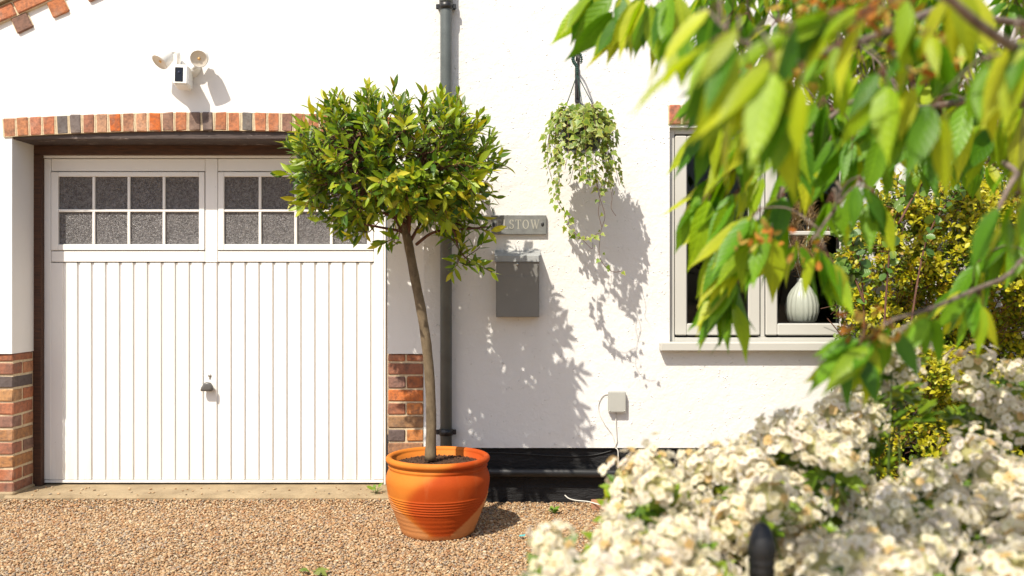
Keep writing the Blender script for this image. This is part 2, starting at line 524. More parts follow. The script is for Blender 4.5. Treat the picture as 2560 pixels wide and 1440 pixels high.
def ico():
    bm = bmesh.new(); bmesh.ops.create_icosphere(bm, subdivisions=1, radius=1)
    V = np.array([v.co[:] for v in bm.verts]); Fs = np.array([[v.index for v in f.verts] for f in bm.faces]); bm.free()
    return V, Fs
def scatter_pebbles():
    V, Fs = ico()
    sp = .0088
    xs = np.arange(-3.1, 1.75, sp); ys = np.arange(-1.75, .0, sp)
    X, Y = np.meshgrid(xs, ys); P = np.stack([X.ravel(), Y.ravel()], 1) + rng.normal(0, sp * .4, (X.size, 2))
    keep = ~((P[:, 0] > -2.98) & (P[:, 0] < -.72) & (P[:, 1] > -.022))
    keep &= (P[:, 0] < (-1.6 - P[:, 1] * -.0) + 3.0)
    P = P[keep]; n = len(P)
    s = np.clip(rng.lognormal(math.log(.0056), .28, n), .0034, .012)
    pal = [(.49, .335, .185), (.42, .255, .125), (.34, .18, .08), (.30, .14, .06), (.58, .46, .30), (.28, .225, .175), (.40, .32, .235), (.19, .15, .12)]
    c = .90 * pick(pal, n, [.21, .22, .15, .10, .12, .08, .08, .04])
    sc = np.stack([s * rng.uniform(.9, 1.5, n), s * rng.uniform(.75, 1.1, n), s * rng.uniform(.5, .8, n)], 1)
    a = rng.uniform(0, 2 * math.pi, n); tl = rng.normal(0, .35, n)
    L = V[None] * sc[:, None] * (1 + rng.normal(0, .10, (n, len(V), 1)))
    x, y, z = L[..., 0], L[..., 1], L[..., 2]
    z, x = z * np.cos(tl)[:, None] - x * np.sin(tl)[:, None], x * np.cos(tl)[:, None] + z * np.sin(tl)[:, None]
    ca, sa = np.cos(a)[:, None], np.sin(a)[:, None]
    X2, Y2 = x * ca - y * sa, x * sa + y * ca
    zz = rng.uniform(-.004, .008, n) + .008 * np.sin(P[:, 0] * 2.3 + 1) * np.sin(P[:, 1] * 3.1) + .024 * np.exp((P[:, 1] + .02) / .07) * (P[:, 0] < -.7)
    nst = 60; P[:nst, 0] = rng.uniform(-2.85, -.75, nst); P[:nst, 1] = rng.uniform(-.012, .20, nst) ; zz[:nst] = .050
    pos = np.stack([X2 + P[:, 0:1], Y2 + P[:, 1:2], z + zz[:, None]], -1)
    mb = MB()
    mb.add(pos.reshape(-1, 3), (Fs[None] + (np.arange(n) * len(V))[:, None, None]).reshape(-1, 3), 0,
           np.repeat(c, len(V), 0), True)
    tag(mb.build("gravel", M_PEBBLE), "loose tan and grey gravel stones covering the driveway", "gravel", kind="stuff")
scatter_pebbles()

# ------------------------------------------------------------------ the cottage
GX0, GX1 = -2.907, -.725            # garage opening
HX0 = -.512                         # left end of the main wall
cottage = empty("cottage", "white rendered cottage with brick trim, white garage door and black plinth", "house", (0, 0, 0))
SL = math.tan(R(24)); ZL = lambda x: 2.88 + (x + 2.977) * SL     # the garage's sloping verge
def prism(mb, poly, y0, y1, mat=0):
    n = len(poly); V = [(x, y0, z) for x, z in poly] + [(x, y1, z) for x, z in poly]
    fs = [list(range(n)), list(range(n, 2 * n))[::-1]] + [[i, i + n, (i + 1) % n + n, (i + 1) % n] for i in range(n)]
    mb.add(V, fs, mat)
ZB = .868
m = MB()
prism(m, [(-3.7, ZB), (GX0, ZB), (GX0, 2.2), (GX0, ZL(GX0)), (-3.7, ZL(-3.7))], 0, .24)
prism(m, [(GX0, 2.2), (GX1, 2.2), (GX1, ZL(GX1)), (GX0, ZL(GX0))], 0, .24)
prism(m, [(GX1, ZB), (HX0, ZB), (HX0, ZL(HX0)), (GX1, ZL(GX1)), (GX1, 2.2)], 0, .24)
part(m, "garage_wall", M_WALL, cottage)

ZP = .325
WX0, WX1, WZ0, WZ1 = .913, 2.010, .925, 2.182
m = MB()
xs, zs = [HX0, WX0, WX1, 4.6], [ZP, WZ0, WZ1, 5.2]
for i in range(3):
    for k in range(3):
        if i == 1 and k == 1: continue
        for y, fl in ((-.02, 0), (.28, 1)):
            q = [(xs[i], y, zs[k]), (xs[i + 1], y, zs[k]), (xs[i + 1], y, zs[k + 1]), (xs[i], y, zs[k + 1])]
            m.add(q, np.array([[0, 1, 2, 3]] if not fl else [[3, 2, 1, 0]]))
for q in ([(WX0, -.02, WZ0), (WX0, .28, WZ0), (WX0, .28, WZ1), (WX0, -.02, WZ1)], [(WX1, .28, WZ0), (WX1, -.02, WZ0), (WX1, -.02, WZ1), (WX1, .28, WZ1)],
          [(WX0, -.02, WZ1), (WX0, .28, WZ1), (WX1, .28, WZ1), (WX1, -.02, WZ1)], [(WX0, .28, WZ0), (WX0, -.02, WZ0), (WX1, -.02, WZ0), (WX1, .28, WZ0)],
          [(HX0, .28, ZP), (HX0, -.02, ZP), (HX0, -.02, 5.2), (HX0, .28, 5.2)], [(4.6, -.02, ZP), (4.6, .28, ZP), (4.6, .28, 5.2), (4.6, -.02, 5.2)],
          [(HX0, .28, ZP), (4.6, .28, ZP), (4.6, -.02, ZP), (HX0, -.02, ZP)]):
    m.add(q, np.array([[0, 1, 2, 3]]))
part(m, "rendered_wall", M_ROUGH, cottage)
m = MB()
# ragged top edge of the black plinth, flush boards of paint below
m.box(HX0 + .004, 4.6, .0, .27, -.2, ZP - .003)
part(m, "plinth", M_PLINTH, cottage)

# bricks
PAL = [(.46, .17, .075), (.50, .215, .10), (.44, .155, .07), (.48, .12, .025), (.13, .105, .10), (.30, .16, .095), (.52, .28, .16)]
def brick(mb, x0, x1, y0, y1, z0, z1, col=None, M=None, jit=.0025):
    V, Fs = chamfer_box(x0, x1, y0, y1, z0, z1, .005)
    V = V + rng.normal(0, jit * .5, V.shape)
    if M is not None: V = xf(V, M)
    if col is None: col = pick(PAL, 1, [.22, .2, .15, .13, .12, .1, .08])[0]
    mb.add(V, Fs, 0, col)
PALP = [(.48, .14, .035), (.42, .15, .07), (.52, .19, .05), (.30, .12, .07), (.115, .09, .085), (.19, .12, .10), (.43, .23, .10)]
def pier(x0, x1, depth_side, name, courses=12):
    mb = MB(); h = .0765
    zt = ZB - .004
    mb.box(x0 + .004, x1 - .004, .018, .235, -.05, zt - .001, 0, 1)
    z1 = zt; k = 0
    wide = x1 - x0
    while z1 > 0.06:
        z0 = z1 - (.040 if k == 0 else .066)
        # front face: stretcher or two headers; return face the other way about
        full = (k % 2 == 1)
        n = max(1, round(wide / .225)); L = wide / n
        off = 0 if full else L / 2
        edges = [x0] + [x0 + off + i * L for i in range(0 if off else 1, n + 1) if x0 < x0 + off + i * L < x1 - .03] + [x1]
        edges = sorted(set(round(e, 4) for e in edges))
        for a, b in zip(edges, edges[1:]):
            last = depth_side and b == edges[-1]
            ye = .114 if (last and full) else (.233 if last else .12)
            pc = pick(PALP, 1, [.2, .16, .16, .14, .12, .12, .10])[0]
            if last:
                brick(mb, a + (.005 if a > x0 else 0), b, .010, ye - .006, z0, z1, pc)
                if ye < .2: brick(mb, a + .03, b, ye + .006, .236, z0, z1)
            else:
                brick(mb, a + (.005 if a > x0 else 0), b - .005, .010, ye, z0, z1, pc)
        z1 = z0 - .0115; k += 1
    return part(mb, name, [M_BRICK, M_MORTAR], cottage)
pier(-3.7, GX0, True, "brick_pier")
pier(GX1 + .003, HX0 - .002, False, "brick_pier")
m = MB(); m.box(-3.7, GX0 + .012, -.006, .236, -.05, .064, .008)
part(m, "footing_block", M_CONC, cottage)

# soldier course with a slight camber over the garage, and over the window
m = MB(); n = 31; p = .0765
LC_ = {0: (.42, .19, .10), 1: (.48, .20, .09), 2: (.46, .18, .10), 3: (.46, .16, .075), 4: (.135, .12, .115), 5: (.16, .13, .12), 9: (.38, .18, .10), 11: (.52, .13, .025), 14: (.20, .13, .10), 15: (.15, .11, .10), 18: (.17, .155, .14), 25: (.15, .12, .11)}
def camber(x): 
    t = (x - (GX0 + GX1) / 2 - .08) / 1.25
    return 2.123 + .040 * (1 - min(1, t * t))
for i in range(n):
    xa = -2.952 + i * p; xc = xa + p / 2; zb = camber(xc)
    ang = -math.atan((camber(xc + .02) - camber(xc - .02)) / .04)
    Mx = Matrix.Translation((xc, 0, zb)) @ Matrix.Rotation(ang, 4, 'Y')
    g_ = rng.uniform(.0045, .0072)
    brick(m, -p / 2 + g_, p / 2 - g_, -.012, .10, rng.uniform(0, .003), .110 - rng.uniform(0, .003), LC_.get(i), Mx, .0032)
    Vm, Fm = chamfer_box(-p / 2 - .001, p / 2 + .001, -.0085, .098, .002, .107, 0)
    m.add(xf(Vm, Mx), Fm, 1)
part(m, "brick_lintel", [M_BRICK, M_MORTAR], cottage)
m = MB()
for i in range(15):
    xa = .905 + i * p; c = (.46, .16, .09) if i == 0 else None
    brick(m, xa + .006, xa + p - .006, -.034, .05, WZ1 + .016, WZ1 + .128, c)
m.box(.905, .905 + 15 * p, -.027, .05, WZ1 + .017, WZ1 + .126, 0, 1)
part(m, "brick_lintel", [M_BRICK, M_MORTAR], cottage)

# verge: sloping brick course with dentils and a board above it
m = MB(); MV = Matrix.Translation((-2.977, 0, 2.785)) @ Matrix.Rotation(-R(24), 4, 'Y')
for i in range(-4, 12):
    brick(m, i * .228 + .13, i * .228 + .222 + .125, -.026, .1, .002, .078, None, MV)
    c = [(.22, .12, .085), (.46, .16, .06)][i % 2] if i in (0, 1) else None
    brick(m, i * .228 + .075, i * .228 + .172, -.016, .1, -.098, -.004, c, MV)
    V, Fs = chamfer_box(i * .228 + .07, i * .228 + .177, -.006, .08, -.085, .004, 0); m.add(xf(V, MV), Fs, 1)
V, Fs = chamfer_box(-.9, 2.9, -.017, .1, -.004, .088, 0); m.add(xf(V, MV), Fs, 1)
part(m, "brick_verge", [M_BRICK, M_MORTAR], cottage)
m = MB(); V, Fs = chamfer_box(-.95, 2.9, -.045, .26, .090, .125, .004); m.add(xf(V, MV), Fs, 0)
V, Fs = chamfer_box(-.95, 2.9, -.06, .26, .128, .150, .004); m.add(xf(V, MV), Fs, 0)
part(m, "verge_board", M_VERGE, cottage)

# timber lintel and frame
m = MB(); m.box(GX0 + .002, GX1 - .002, .006, .232, 2.117, 2.198, .004)
part(m, "lintel_beam", M_BEAM, cottage)
m = MB()
FY0, FY1 = .236, .34
m.box(GX0 - .02, GX1 + .02, FY0, FY1, 2.062, 2.16, .003)
m.box(GX0 - .02, GX0 + .044, FY0, FY1, 0, 2.0615, .003)
m.box(GX1 - .025, GX1 + .04, FY0, FY1, 0, 2.0615, .003)
part(m, "door_frame", M_FRAMEWOOD, cottage)

# ---- garage door
DY = .28; SD = F / (DW + DY)
dx = lambda px: (px - 1280) / SD
dz = lambda py: H - (py - YH) / SD
door = bpy.data.objects.new("garage_door", None); SC.collection.objects.link(door); door.parent = cottage
DX0, DX1, DZ0, DZ1 = dx(97), dx(965), dz(1211), dz(389)
m = MB()
# pressed ribbed sheet
xs_, prof = [], []
x = dx(130); pitch = (dx(933) - dx(130)) / 23
pts = [(dx(128), .0)]
for i in range(23):
    a = x + i * pitch
    pts += [(a + .002, .0), (a + pitch - .0195, .0), (a + pitch - .0185, .012), (a + pitch - .006, .012)]
pts += [(dx(933) + .004, 0)]
zt, zb = dz(657), dz(1199)
V = []; fs = []
for (a, d) in pts: V += [(a, DY + d, zb), (a, DY + d, zt)]
for i in range(len(pts) - 1): fs.append((2 * i, 2 * i + 2, 2 * i + 3, 2 * i + 1))
m.add(V, np.array(fs))
part(m, "door_panel", M_DOOR, door)
m = MB(); c = .003
e = .0015
m.box(dx(104), dx(128), DY - .004, DY + .03, dz(1199), dz(397), c)
m.box(dx(935), dx(958.5), DY - .004, DY + .03, dz(1199), dz(397), c)
m.box(dx(128) + e, dx(513), DY - .002, DY + .03, dz(428), dz(397), c)
m.box(dx(545), dx(935) - e, DY - .002, DY + .03, dz(428), dz(397), c)
m.box(dx(513) + e, dx(545) - e, DY - .004, DY + .03, dz(656), dz(397), c)
m.box(dx(128) + e, dx(513), DY - .003, DY + .03, dz(655), dz(628), c)
m.box(dx(545), dx(935) - e, DY - .003, DY + .03, dz(655), dz(628), c)
m.box(dx(104), dx(958.5), DY - .003, DY + .03, dz(1207), dz(1200), .002)
part(m, "door_rail", M_DOOR, door)
m = MB()
m.box(DX0, dx(102.5), DY - .012, DY + .05, DZ0, DZ1, .002)
m.box(dx(960), DX1, DY - .012, DY + .05, DZ0, DZ1, .002)
m.box(dx(102.5), dx(960), DY - .012, DY + .05, dz(395.5), DZ1, .002)
m.box(DX0, DX1, DY + .036, DY + .05, DZ0 - .004, DZ1, 0, 1)
part(m, "door_surround", [M_DOOR, M_GASKET], door)
for (a, b, ga, gb) in ((129, 512, 147, 498), (546, 934, 561, 918)):
    m = MB()
    z0, z1, gz0, gz1 = dz(626), dz(430), dz(611), dz(442)
    m.box(dx(a), dx(ga), DY - .008, DY + .02, z0, z1, .003)
    m.box(dx(gb), dx(b), DY - .008, DY + .02, z0, z1, .003)
    m.box(dx(ga), dx(gb), DY - .008, DY + .02, z0, gz0, .003)
    m.box(dx(ga), dx(gb), DY - .008, DY + .02, gz1, z1, .003)
    w = (dx(gb) - dx(ga)) / 4
    zm = (gz0 + gz1) / 2
    m.box(dx(ga), dx(gb), DY - .005, DY + .015, zm - .0085, zm + .0085, .003)
    for i in (1, 2, 3):
        for s0, s1 in ((gz0, zm - .0087), (zm + .0087, gz1)):
            m.box(dx(ga) + i * w - .0085, dx(ga) + i * w + .0085, DY - .005, DY + .015, s0, s1, .003)
    part(m, "window_frame", M_DOOR, door)
    m = MB(); m.box(dx(ga) - .005, dx(gb) + .005, DY + .008, DY + .014, gz0 - .005, gz1 + .005)
    part(m, "pane", M_OBSC, door)
m = MB()
hx, hz = dx(523), dz(967)
outline = [(-.040, -.020), (-.036, -.028), (.030, -.028), (.039, -.020), (.036, .002), (.022, .024), (-.004, .030), (-.018, .020), (-.034, -.002)]
rings = [(.0, .55), (-.012, .62), (-.03, .95), (-.042, 1.0), (-.05, .86), (-.052, .5)]
V, fs, nn = [], [], len(outline)
for (yy, s) in rings:
    V += [(hx + a * s, DY + yy, hz + b * s + .005) for a, b in outline]
for i in range(len(rings) - 1):
    for j in range(nn): fs.append((i * nn + j, i * nn + (j + 1) % nn, (i + 1) * nn + (j + 1) % nn, (i + 1) * nn + j))
m.add(V, [np.array(fs), np.array([[(len(rings) - 1) * nn + j for j in range(nn)]])], 0, None, True)
part(m, "handle", plain("grey_handle", (.10, .095, .09), .4), door)
m = MB()
lathe(m, [(0, .004), (.009, .004), (.010, 0)], 16, hx + .004, DY - .001, dz(939), M=Matrix.Rotation(R(90), 4, 'X'))
m.box(hx + .000, hx + .009, DY - .004, DY + .001, dz(948), dz(941), .001)
part(m, "keyhole", M_STEEL, door)
m = MB()
tz = .046
m.box(-2.95, -.70, -.02, .40, -.05, tz, .012)
part(m, "concrete_threshold", M_CONC, cottage)

# ---- window
wy = .018; SW = F / (DW + wy)
wx = lambda px: (px - 1280) / SW
wz = lambda py: H - (py - YH) / SW
window = bpy.data.objects.new("window", None); SC.collection.objects.link(window); window.parent = cottage
m = MB(); c = .003
xL, xR, zT, zBt = WX0 + .002, WX1 - .006, wz(321), wz(858)
def ring(mb, x0, x1, z0, z1, wd, y0, y1, ch=.003, mat=0, wl=None):
    wl = wl or wd
    mb.box(x0, x0 + wl, y0, y1, z0, z1, ch, mat)
    mb.box(x1 - wd, x1, y0, y1, z0, z1, ch, mat)
    mb.box(x0 + wl, x1 - wd, y0, y1, z0, z0 + wd, ch, mat)
    mb.box(x0 + wl, x1 - wd, y0, y1, z1 - wd, z1, ch, mat)
ring(m, xL, xR, zBt, zT, .034, wy, wy + .07, .003)
xm = wx(1906)
m.box(xm - .022, xm + .022, wy + .002, wy + .068, zBt + .034, zT - .034, .003)
part(m, "frame", M_UPVC, window)
for (a, b, bar) in ((1687, 1899, None), (1913, 2127, 583)):
    x0, x1, z0, z1 = wx(a), wx(b), wz(838), wz(340)
    m = MB(); ring(m, x0, x1, z0, z1, .069, wy - .012, wy + .05, .006)
    ring(m, x0 - .004, x1 + .004, z0 - .004, z1 + .004, .02, wy - .002, wy + .04, 0, 1)
    if bar: m.box(x0 + .069, x1 - .069, wy - .006, wy + .045, wz(bar) - .012, wz(bar) + .012, .004)
    ring(m, x0 + .065, x1 - .065, z0 + .065, z1 - .065, .008, wy - .004, wy + .03, 0, 1)
    part(m, "casement", [M_UPVC, M_GASKET], window)
    m = MB(); m.box(x0 + .066, x1 - .066, wy + .012, wy + .018, z0 + .066, z1 - .066)
    part(m, "glass", M_GLASS, window)
m = MB(); m.box(.852, 2.06, -.085, .016, .889, .940, .006)
part(m, "sill", M_UPVC, window)
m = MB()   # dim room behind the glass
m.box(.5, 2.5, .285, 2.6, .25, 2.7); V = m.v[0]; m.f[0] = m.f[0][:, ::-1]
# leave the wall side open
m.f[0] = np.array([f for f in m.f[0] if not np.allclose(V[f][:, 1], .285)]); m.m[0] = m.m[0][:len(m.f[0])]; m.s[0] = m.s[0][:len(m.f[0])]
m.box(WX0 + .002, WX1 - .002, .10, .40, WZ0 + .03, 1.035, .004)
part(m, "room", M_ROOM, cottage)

# ------------------------------------------------------------------ vase with dried plumes on the inner sill
vd = DW + .21; vs = F / vd
vx = (2005 - 1280) / vs
vase = MB(); na = 80
pr = np.array([(0.0, .0), (.060, .0), (.082, .02), (.096, .07), (.096, .115), (.085, .165), (.062, .205), (.038, .235), (.028, .255), (.031, .275), (.026, .275), (.022, .25), (.03, .22)])
a = np.arange(na) * 2 * math.pi / na
rb = 1 + .03 * np.cos(a * 20)
k = len(pr)
V = np.stack([pr[:, 0][:, None] * np.cos(a) * rb, pr[:, 0][:, None] * np.sin(a) * rb, np.repeat(pr[:, 1][:, None], na, 1)], -1).reshape(-1, 3)
i, j = np.meshgrid(np.arange(k - 1), np.arange(na), indexing='ij'); A = (i * na + j).ravel(); B = (i * na + (j + 1) % na).ravel()
vase.add(V + np.array([vx, .21, 1.036]), np.stack([A, B, B + na, A + na], 1), 0, None, True)
vo = vase.build("vase", M_VASE)
tag(vo, "white ribbed ceramic vase standing on the sill behind the window glass", "vase")
pl = MB()
root = empty("dried_grass", "brown dried pampas plumes standing in the white vase", "dried flowers", (vx, .21, 1.28))
for k in range(7):
    ang = rng.uniform(-.5, .5); b = np.array([vx, .21, 1.26]); top = b + np.array([ang * .42 + .05, rng.uniform(-.08, .08), rng.uniform(.42, .72)])
    st = smooth_path([b, (b + top) / 2 + np.array([ang * .05, 0, .03]), top], 14)
    stem = MB() if k == 0 else stem
    tube(stem, st[:9], .002, 5)
    n = 800; t = rng.uniform(.14, 1.0, n); P = st[(t * 13).astype(int)] + rng.normal(0, .012, (n, 3))
    D = unit(rng.normal(0, .5, (n, 3)) + np.array([0, 0, .7]))
    put_leaves(pl, leaf_shape([(0, .3), (.5, .5), (1, .05)], .1), P, D, rnd_dir(n), rng.uniform(.02, .05, n), np.full(n, .003), rng.uniform(0, .5, n),
               pick([(.38, .22, .10), (.50, .33, .17), (.28, .15, .06)], n))
part(pl, "plume", M_PLUME, root)
part(stem, "stem", M_PLUME, root)

# ------------------------------------------------------------------ downpipe
PXc, PYc, PRr = -.378, -.072, .0335
pipe = empty("downpipe", "dark grey round plastic downpipe running down the white wall behind the bay tree", "drainpipe", (PXc, PYc, 0))
m = MB(); tube(m, [(PXc, PYc, 0.02), (PXc, PYc, 2.82), (PXc, PYc, 4.6)], PRr, 24)
part(m, "pipe", M_PIPE, pipe)
m = MB(); lathe(m, [(PRr + .001, 0), (PRr + .006, .004), (PRr + .006, .06), (PRr + .001, .064)], 24, PXc, PYc, 2.885)
part(m, "socket", M_PIPE, pipe)
for zc in (.425, 2.865):
    m = MB(); lathe(m, [(PRr, -.019), (PRr + .006, -.017), (PRr + .006, .017), (PRr, .019)], 24, PXc, PYc, zc)
    m.box(PXc - .058, PXc - .03, PYc - .004, PYc + .012, zc - .014, zc + .014, .003)
    m.box(PXc + .03, PXc + .058, PYc - .004, PYc + .012, zc - .014, zc + .014, .003)
    m.box(PXc - .03, PXc + .03, PYc + .03, -.0205, zc - .016, zc + .016, .002)
    for s in (-1, 1):
        tube(m, [(PXc + s * .045, PYc + .011, zc), (PXc + s * .045, -.021, zc)], .006, 8)
    part(m, "bracket", M_BLACKPLASTIC, pipe)

# ------------------------------------------------------------------ pipe along the plinth and its cable
m = MB(); zc = H - (1183 - YH) / 434
tube(m, smooth_path([(-.42, -.034, zc + .004), (.3, -.036, zc), (.98, -.034, zc - .006), (4.4, -.034, zc - .01)], 20), .026, 16)
wp = empty("waste_pipe", "black horizontal waste pipe fixed along the black plinth", "pipe", (.2, -.034, zc))
part(m, "pipe", M_BLACKPLASTIC, wp)
for xx in (.61, 1.6):
    m = MB(); lathe(m, [(.0262, -.014), (.030, -.012), (.030, .012), (.0262, .014)], 16, xx, -.0352, zc - .003, M=Matrix.Rotation(R(90), 4, 'Y'))
    part(m, "clip", M_BLACKPLASTIC, wp)

# ------------------------------------------------------------------ letterbox
sb = F / (DW - .12)
bx = lambda px, d=DW - .12: (px - 1280) * d / F
bz = lambda py, d=DW - .12: H - (py - YH) * d / F
lb = empty("letterbox", "grey metal letterbox with sloping lid under the slate plaque", "letterbox", (bx(1294), -.021, bz(793)))
m = MB(); 
bx0, bx1 = bx(1240), bx(1348); z0, z1 = bz(793), bz(655)
prism(m, [(bx0, z0), (bx1, z0), (bx1, z1), (bx0, z1)], -.118, -.0215)
m.box(bx0 + .003, bx1 - .003, -.1205, -.1183, z0 + .004, bz(690), .0008)
part(m, "box_body", M_LETTERBOX, lb)
m = MB()
V, lw = [], .006
lx0, lx1 = bx0 - .009, bx1 + .007
for t, yz in enumerate([(-.0225, z1 + .070), (-.104, z1 + .048), (-.124, z1 + .034), (-.127, z1 + .002)]):
    V += [(lx0, *yz), (lx1, *yz)]
for t, yz in enumerate([(-.0225, z1 + .066), (-.103, z1 + .044), (-.121, z1 + .031), (-.124, z1 + .002)]):
    V += [(lx0, *yz), (lx1, *yz)]
fs = [(0, 1, 3, 2), (2, 3, 5, 4), (4, 5, 7, 6), (8, 10, 11, 9), (10, 12, 13, 11), (12, 14, 15, 13), (6, 7, 15, 14), (0, 8, 9, 1)]
for s in (0, 1): fs += [(0 + s, 2 + s, 10 + s, 8 + s), (2 + s, 4 + s, 12 + s, 10 + s), (4 + s, 6 + s, 14 + s, 12 + s)]
m.add(V, np.array(fs))
for s, xx in ((0, lx0 + .002), (1, lx1 - .004)):
    prism_p = [(-.0225, z1 + .066), (-.103, z1 + .044), (-.121, z1 + .031), (-.124, z1 + .002), (-.0225, z1 + .002)]
    V = [(xx, a, b) for a, b in prism_p] + [(xx + .002, a, b) for a, b in prism_p]
    m.add(V, [[0, 1, 2, 3, 4], [9, 8, 7, 6, 5]] + [[i, i + 5, (i + 1) % 5 + 5, (i + 1) % 5] for i in range(5)])
part(m, "lid", plain("pale_grey_lid", (.30, .31, .31), .4, var=.05), lb)
m = MB(); lathe(m, [(0, .006), (.006, .006), (.008, .003), (.008, 0)], 16, bx(1293), -.1185, z1 - .012, M=Matrix.Rotation(R(90), 4, 'X'))
part(m, "lock", M_STEEL, lb)

# ------------------------------------------------------------------ slate name plaque
pd = DW - .042; px_ = lambda p: (p - 1280) * pd / F; pz_ = lambda p: H - (p - YH) * pd / F
pq = empty("name_plaque", "grey slate house name plaque reading ELSTOW above the letterbox", "sign", (px_(1297), -.021, pz_(562)))
m = MB(); Mx = Matrix.Rotation(R(.4), 4, 'Y')
m.box(px_(1228), px_(1366), -.042, -.0212, pz_(586), pz_(538), .002)
part(m, "slate", M_SLATE, pq)
# serif capitals out of strokes, in a 0..1 high cell
def stroke(p, q, w): 
    p, q = np.array(p, float), np.array(q, float); d = unit(q - p); nrm = np.array([-d[1], d[0]]) * w / 2
    return [p - nrm, q - nrm, q + nrm, p + nrm]
def arc(cx, cy, rx, ry, a0, a1, w0, w1, n=14):
    out = []
    for i in range(n):
        t0, t1 = R(a0 + (a1 - a0) * i / n), R(a0 + (a1 - a0) * (i + 1) / n)
        def pt(t, s):
            w = w0 + (w1 - w0) * abs(math.cos(t))
            return np.array([cx + (rx + s * w / 2) * math.cos(t), cy + (ry + s * w / 2) * math.sin(t)])
        out.append([pt(t0, -1), pt(t0, 1), pt(t1, 1), pt(t1, -1)])
    return out
T, t = .13, .06
GL = {
 'E': (.62, [stroke((.14, .0), (.14, 1), T), stroke((.02, .03), (.58, .03), t), stroke((.02, .97), (.56, .97), t), stroke((.2, .52), (.44, .52), t), stroke((.57, .0), (.57, .22), t), stroke((.55, .80), (.55, 1), t), stroke((.44, .42), (.44, .62), t)]),
 'L': (.60, [stroke((.14, 0), (.14, 1), T), stroke((.02, .03), (.56, .03), t), stroke((.02, .97), (.27, .97), t), stroke((.55, 0), (.55, .24), t)]),
 'S': (.56, arc(.27, .75, .19, .22, 20, 270, t, T) + arc(.27, .27, .21, .24, -160, 90, t, T) + [stroke((.46, .76), (.46, .98), t), stroke((.06, .02), (.06, .26), t)]),
 'T': (.70, [stroke((.35, 0), (.35, 1), T), stroke((.02, .97), (.68, .97), t), stroke((.05, .78), (.05, 1), t), stroke((.65, .78), (.65, 1), t), stroke((.22, .03), (.48, .03), t)]),
 'O': (.78, arc(.38, .5, .31, .46, 0, 360, t, T, 28)),
 'W': (1.08, [stroke((.12, .97), (.36, .02), T), stroke((.36, .02), (.55, .90), t), stroke((.50, .97), (.74, .02), T), stroke((.74, .02), (.97, .97), t), stroke((.0, .97), (.26, .97), t), stroke((.42, .97), (.62, .97), t), stroke((.86, .97), (1.08, .97), t)]),
}
m = MB(); hgt = (572 - 549) * pd / F; cur = 0; word = "ELSTOW"
tot = sum(GL[ch][0] for ch in word) + .14 * 5; span = px_(1349) - px_(1241); kx = span / tot
for ch in word:
    for si, q in enumerate(GL[ch][1]):
        V = [(px_(1241) + (cur + a[0]) * kx, -.0424 - .0001 * si if ch != 'O' else -.0424, pz_(572) + a[1] * hgt) for a in q]
        m.add(V, np.array([[0, 1, 2, 3]]))
    cur += GL[ch][0] + .14
part(m, "lettering", M_LETTER, pq)
for pp in ((1233.5, 562), (1356.5, 561)):
    m = MB(); lathe(m, [(0, .003), (.006, .003), (.009, 0)], 14, px_(pp[0]), -.042, pz_(pp[1]), M=Matrix.Rotation(R(90), 4, 'X') @ Matrix.Diagonal((1, 1.5, 1, 1)))
    part(m, "screw", M_IRON, pq)

# ------------------------------------------------------------------ junction box and cables
jd = DW - .055; jx = lambda p: (p - 1280) * jd / F; jz = lambda p: H - (p - YH) * jd / F
jb = empty("junction_box", "small pale grey cable junction box low on the wall left of the window", "junction box", (jx(1543), -.021, jz(1004)))
m = MB(); m.box(jx(1521), jx(1565), -.052, -.0212, jz(1031), jz(979), .006)
m.box(jx(1521) + .001, jx(1565) - .001, -.058, -.0525, jz(1031) + .001, jz(979) - .001, .004)
part(m, "box_body", M_GREYBOX, jb)
for sx in (1525, 1561):
    m = MB(); lathe(m, [(0, .0015), (.0025, .0015), (.003, 0)], 10, jx(sx), -.0582, jz(1027), M=Matrix.Rotation(R(90), 4, 'X'))
    part(m, "screw", M_STEEL, jb)
wd = DW - .028; wl = lambda pts, y=-.026: [((p[0] - 1280) * wd / F, y, H - (p[1] - YH) * wd / F) for p in pts]
m = MB()
tube(m, smooth_path(wl([(1540, 1030), (1540, 1060), (1541, 1085), (1542, 1105), (1537, 1118)]) + [(.613, -.028, ZP - .02), (.612, -.03, .19)], 30), .0035, 6)
tube(m, smooth_path(wl([(1523, 984), (1508, 988), (1497, 1008), (1498, 1032), (1512, 1060), (1530, 1085), (1536, 1104), (1540, 1118)]), 40), .0022, 6)
tag(m.build("cable", M_CABLE), "thin white cables looping from the junction box down to the plinth", "cable")
m = MB()
y2 = -.006
tube(m, smooth_path(wl([(1215, 1133), (1300, 1136), (1400, 1142), (1480, 1140), (1532, 1128)], y2), 40), .003, 6)
tag(m.build("cable", M_BLACKPLASTIC), "black cable tacked along the top of the plinth", "cable")
m = MB()
tube(m, smooth_path([W(1412, 1238, 5.17), W(1422, 1246, 5.15), W(1440, 1251, 5.1), W(1470, 1254, 5.05), W(1500, 1262, 5.0)], 24), .0035, 6)
tag(m.build("cable", M_CABLE), "short stray white cable poking out at the foot of the plinth", "cable")
m = MB()
V, Fs = chamfer_box(-.12, .12, -.055, .055, 0, .036, .004)
m.add(xf(V, Matrix.Translation((.57, -.12, .002)) @ Matrix.Rotation(R(-4), 4, 'Z')), Fs, 0, (.50, .24, .13))
tag(m.build("loose_brick", M_BRICK), "loose orange brick lying on the gravel against the plinth", "brick")

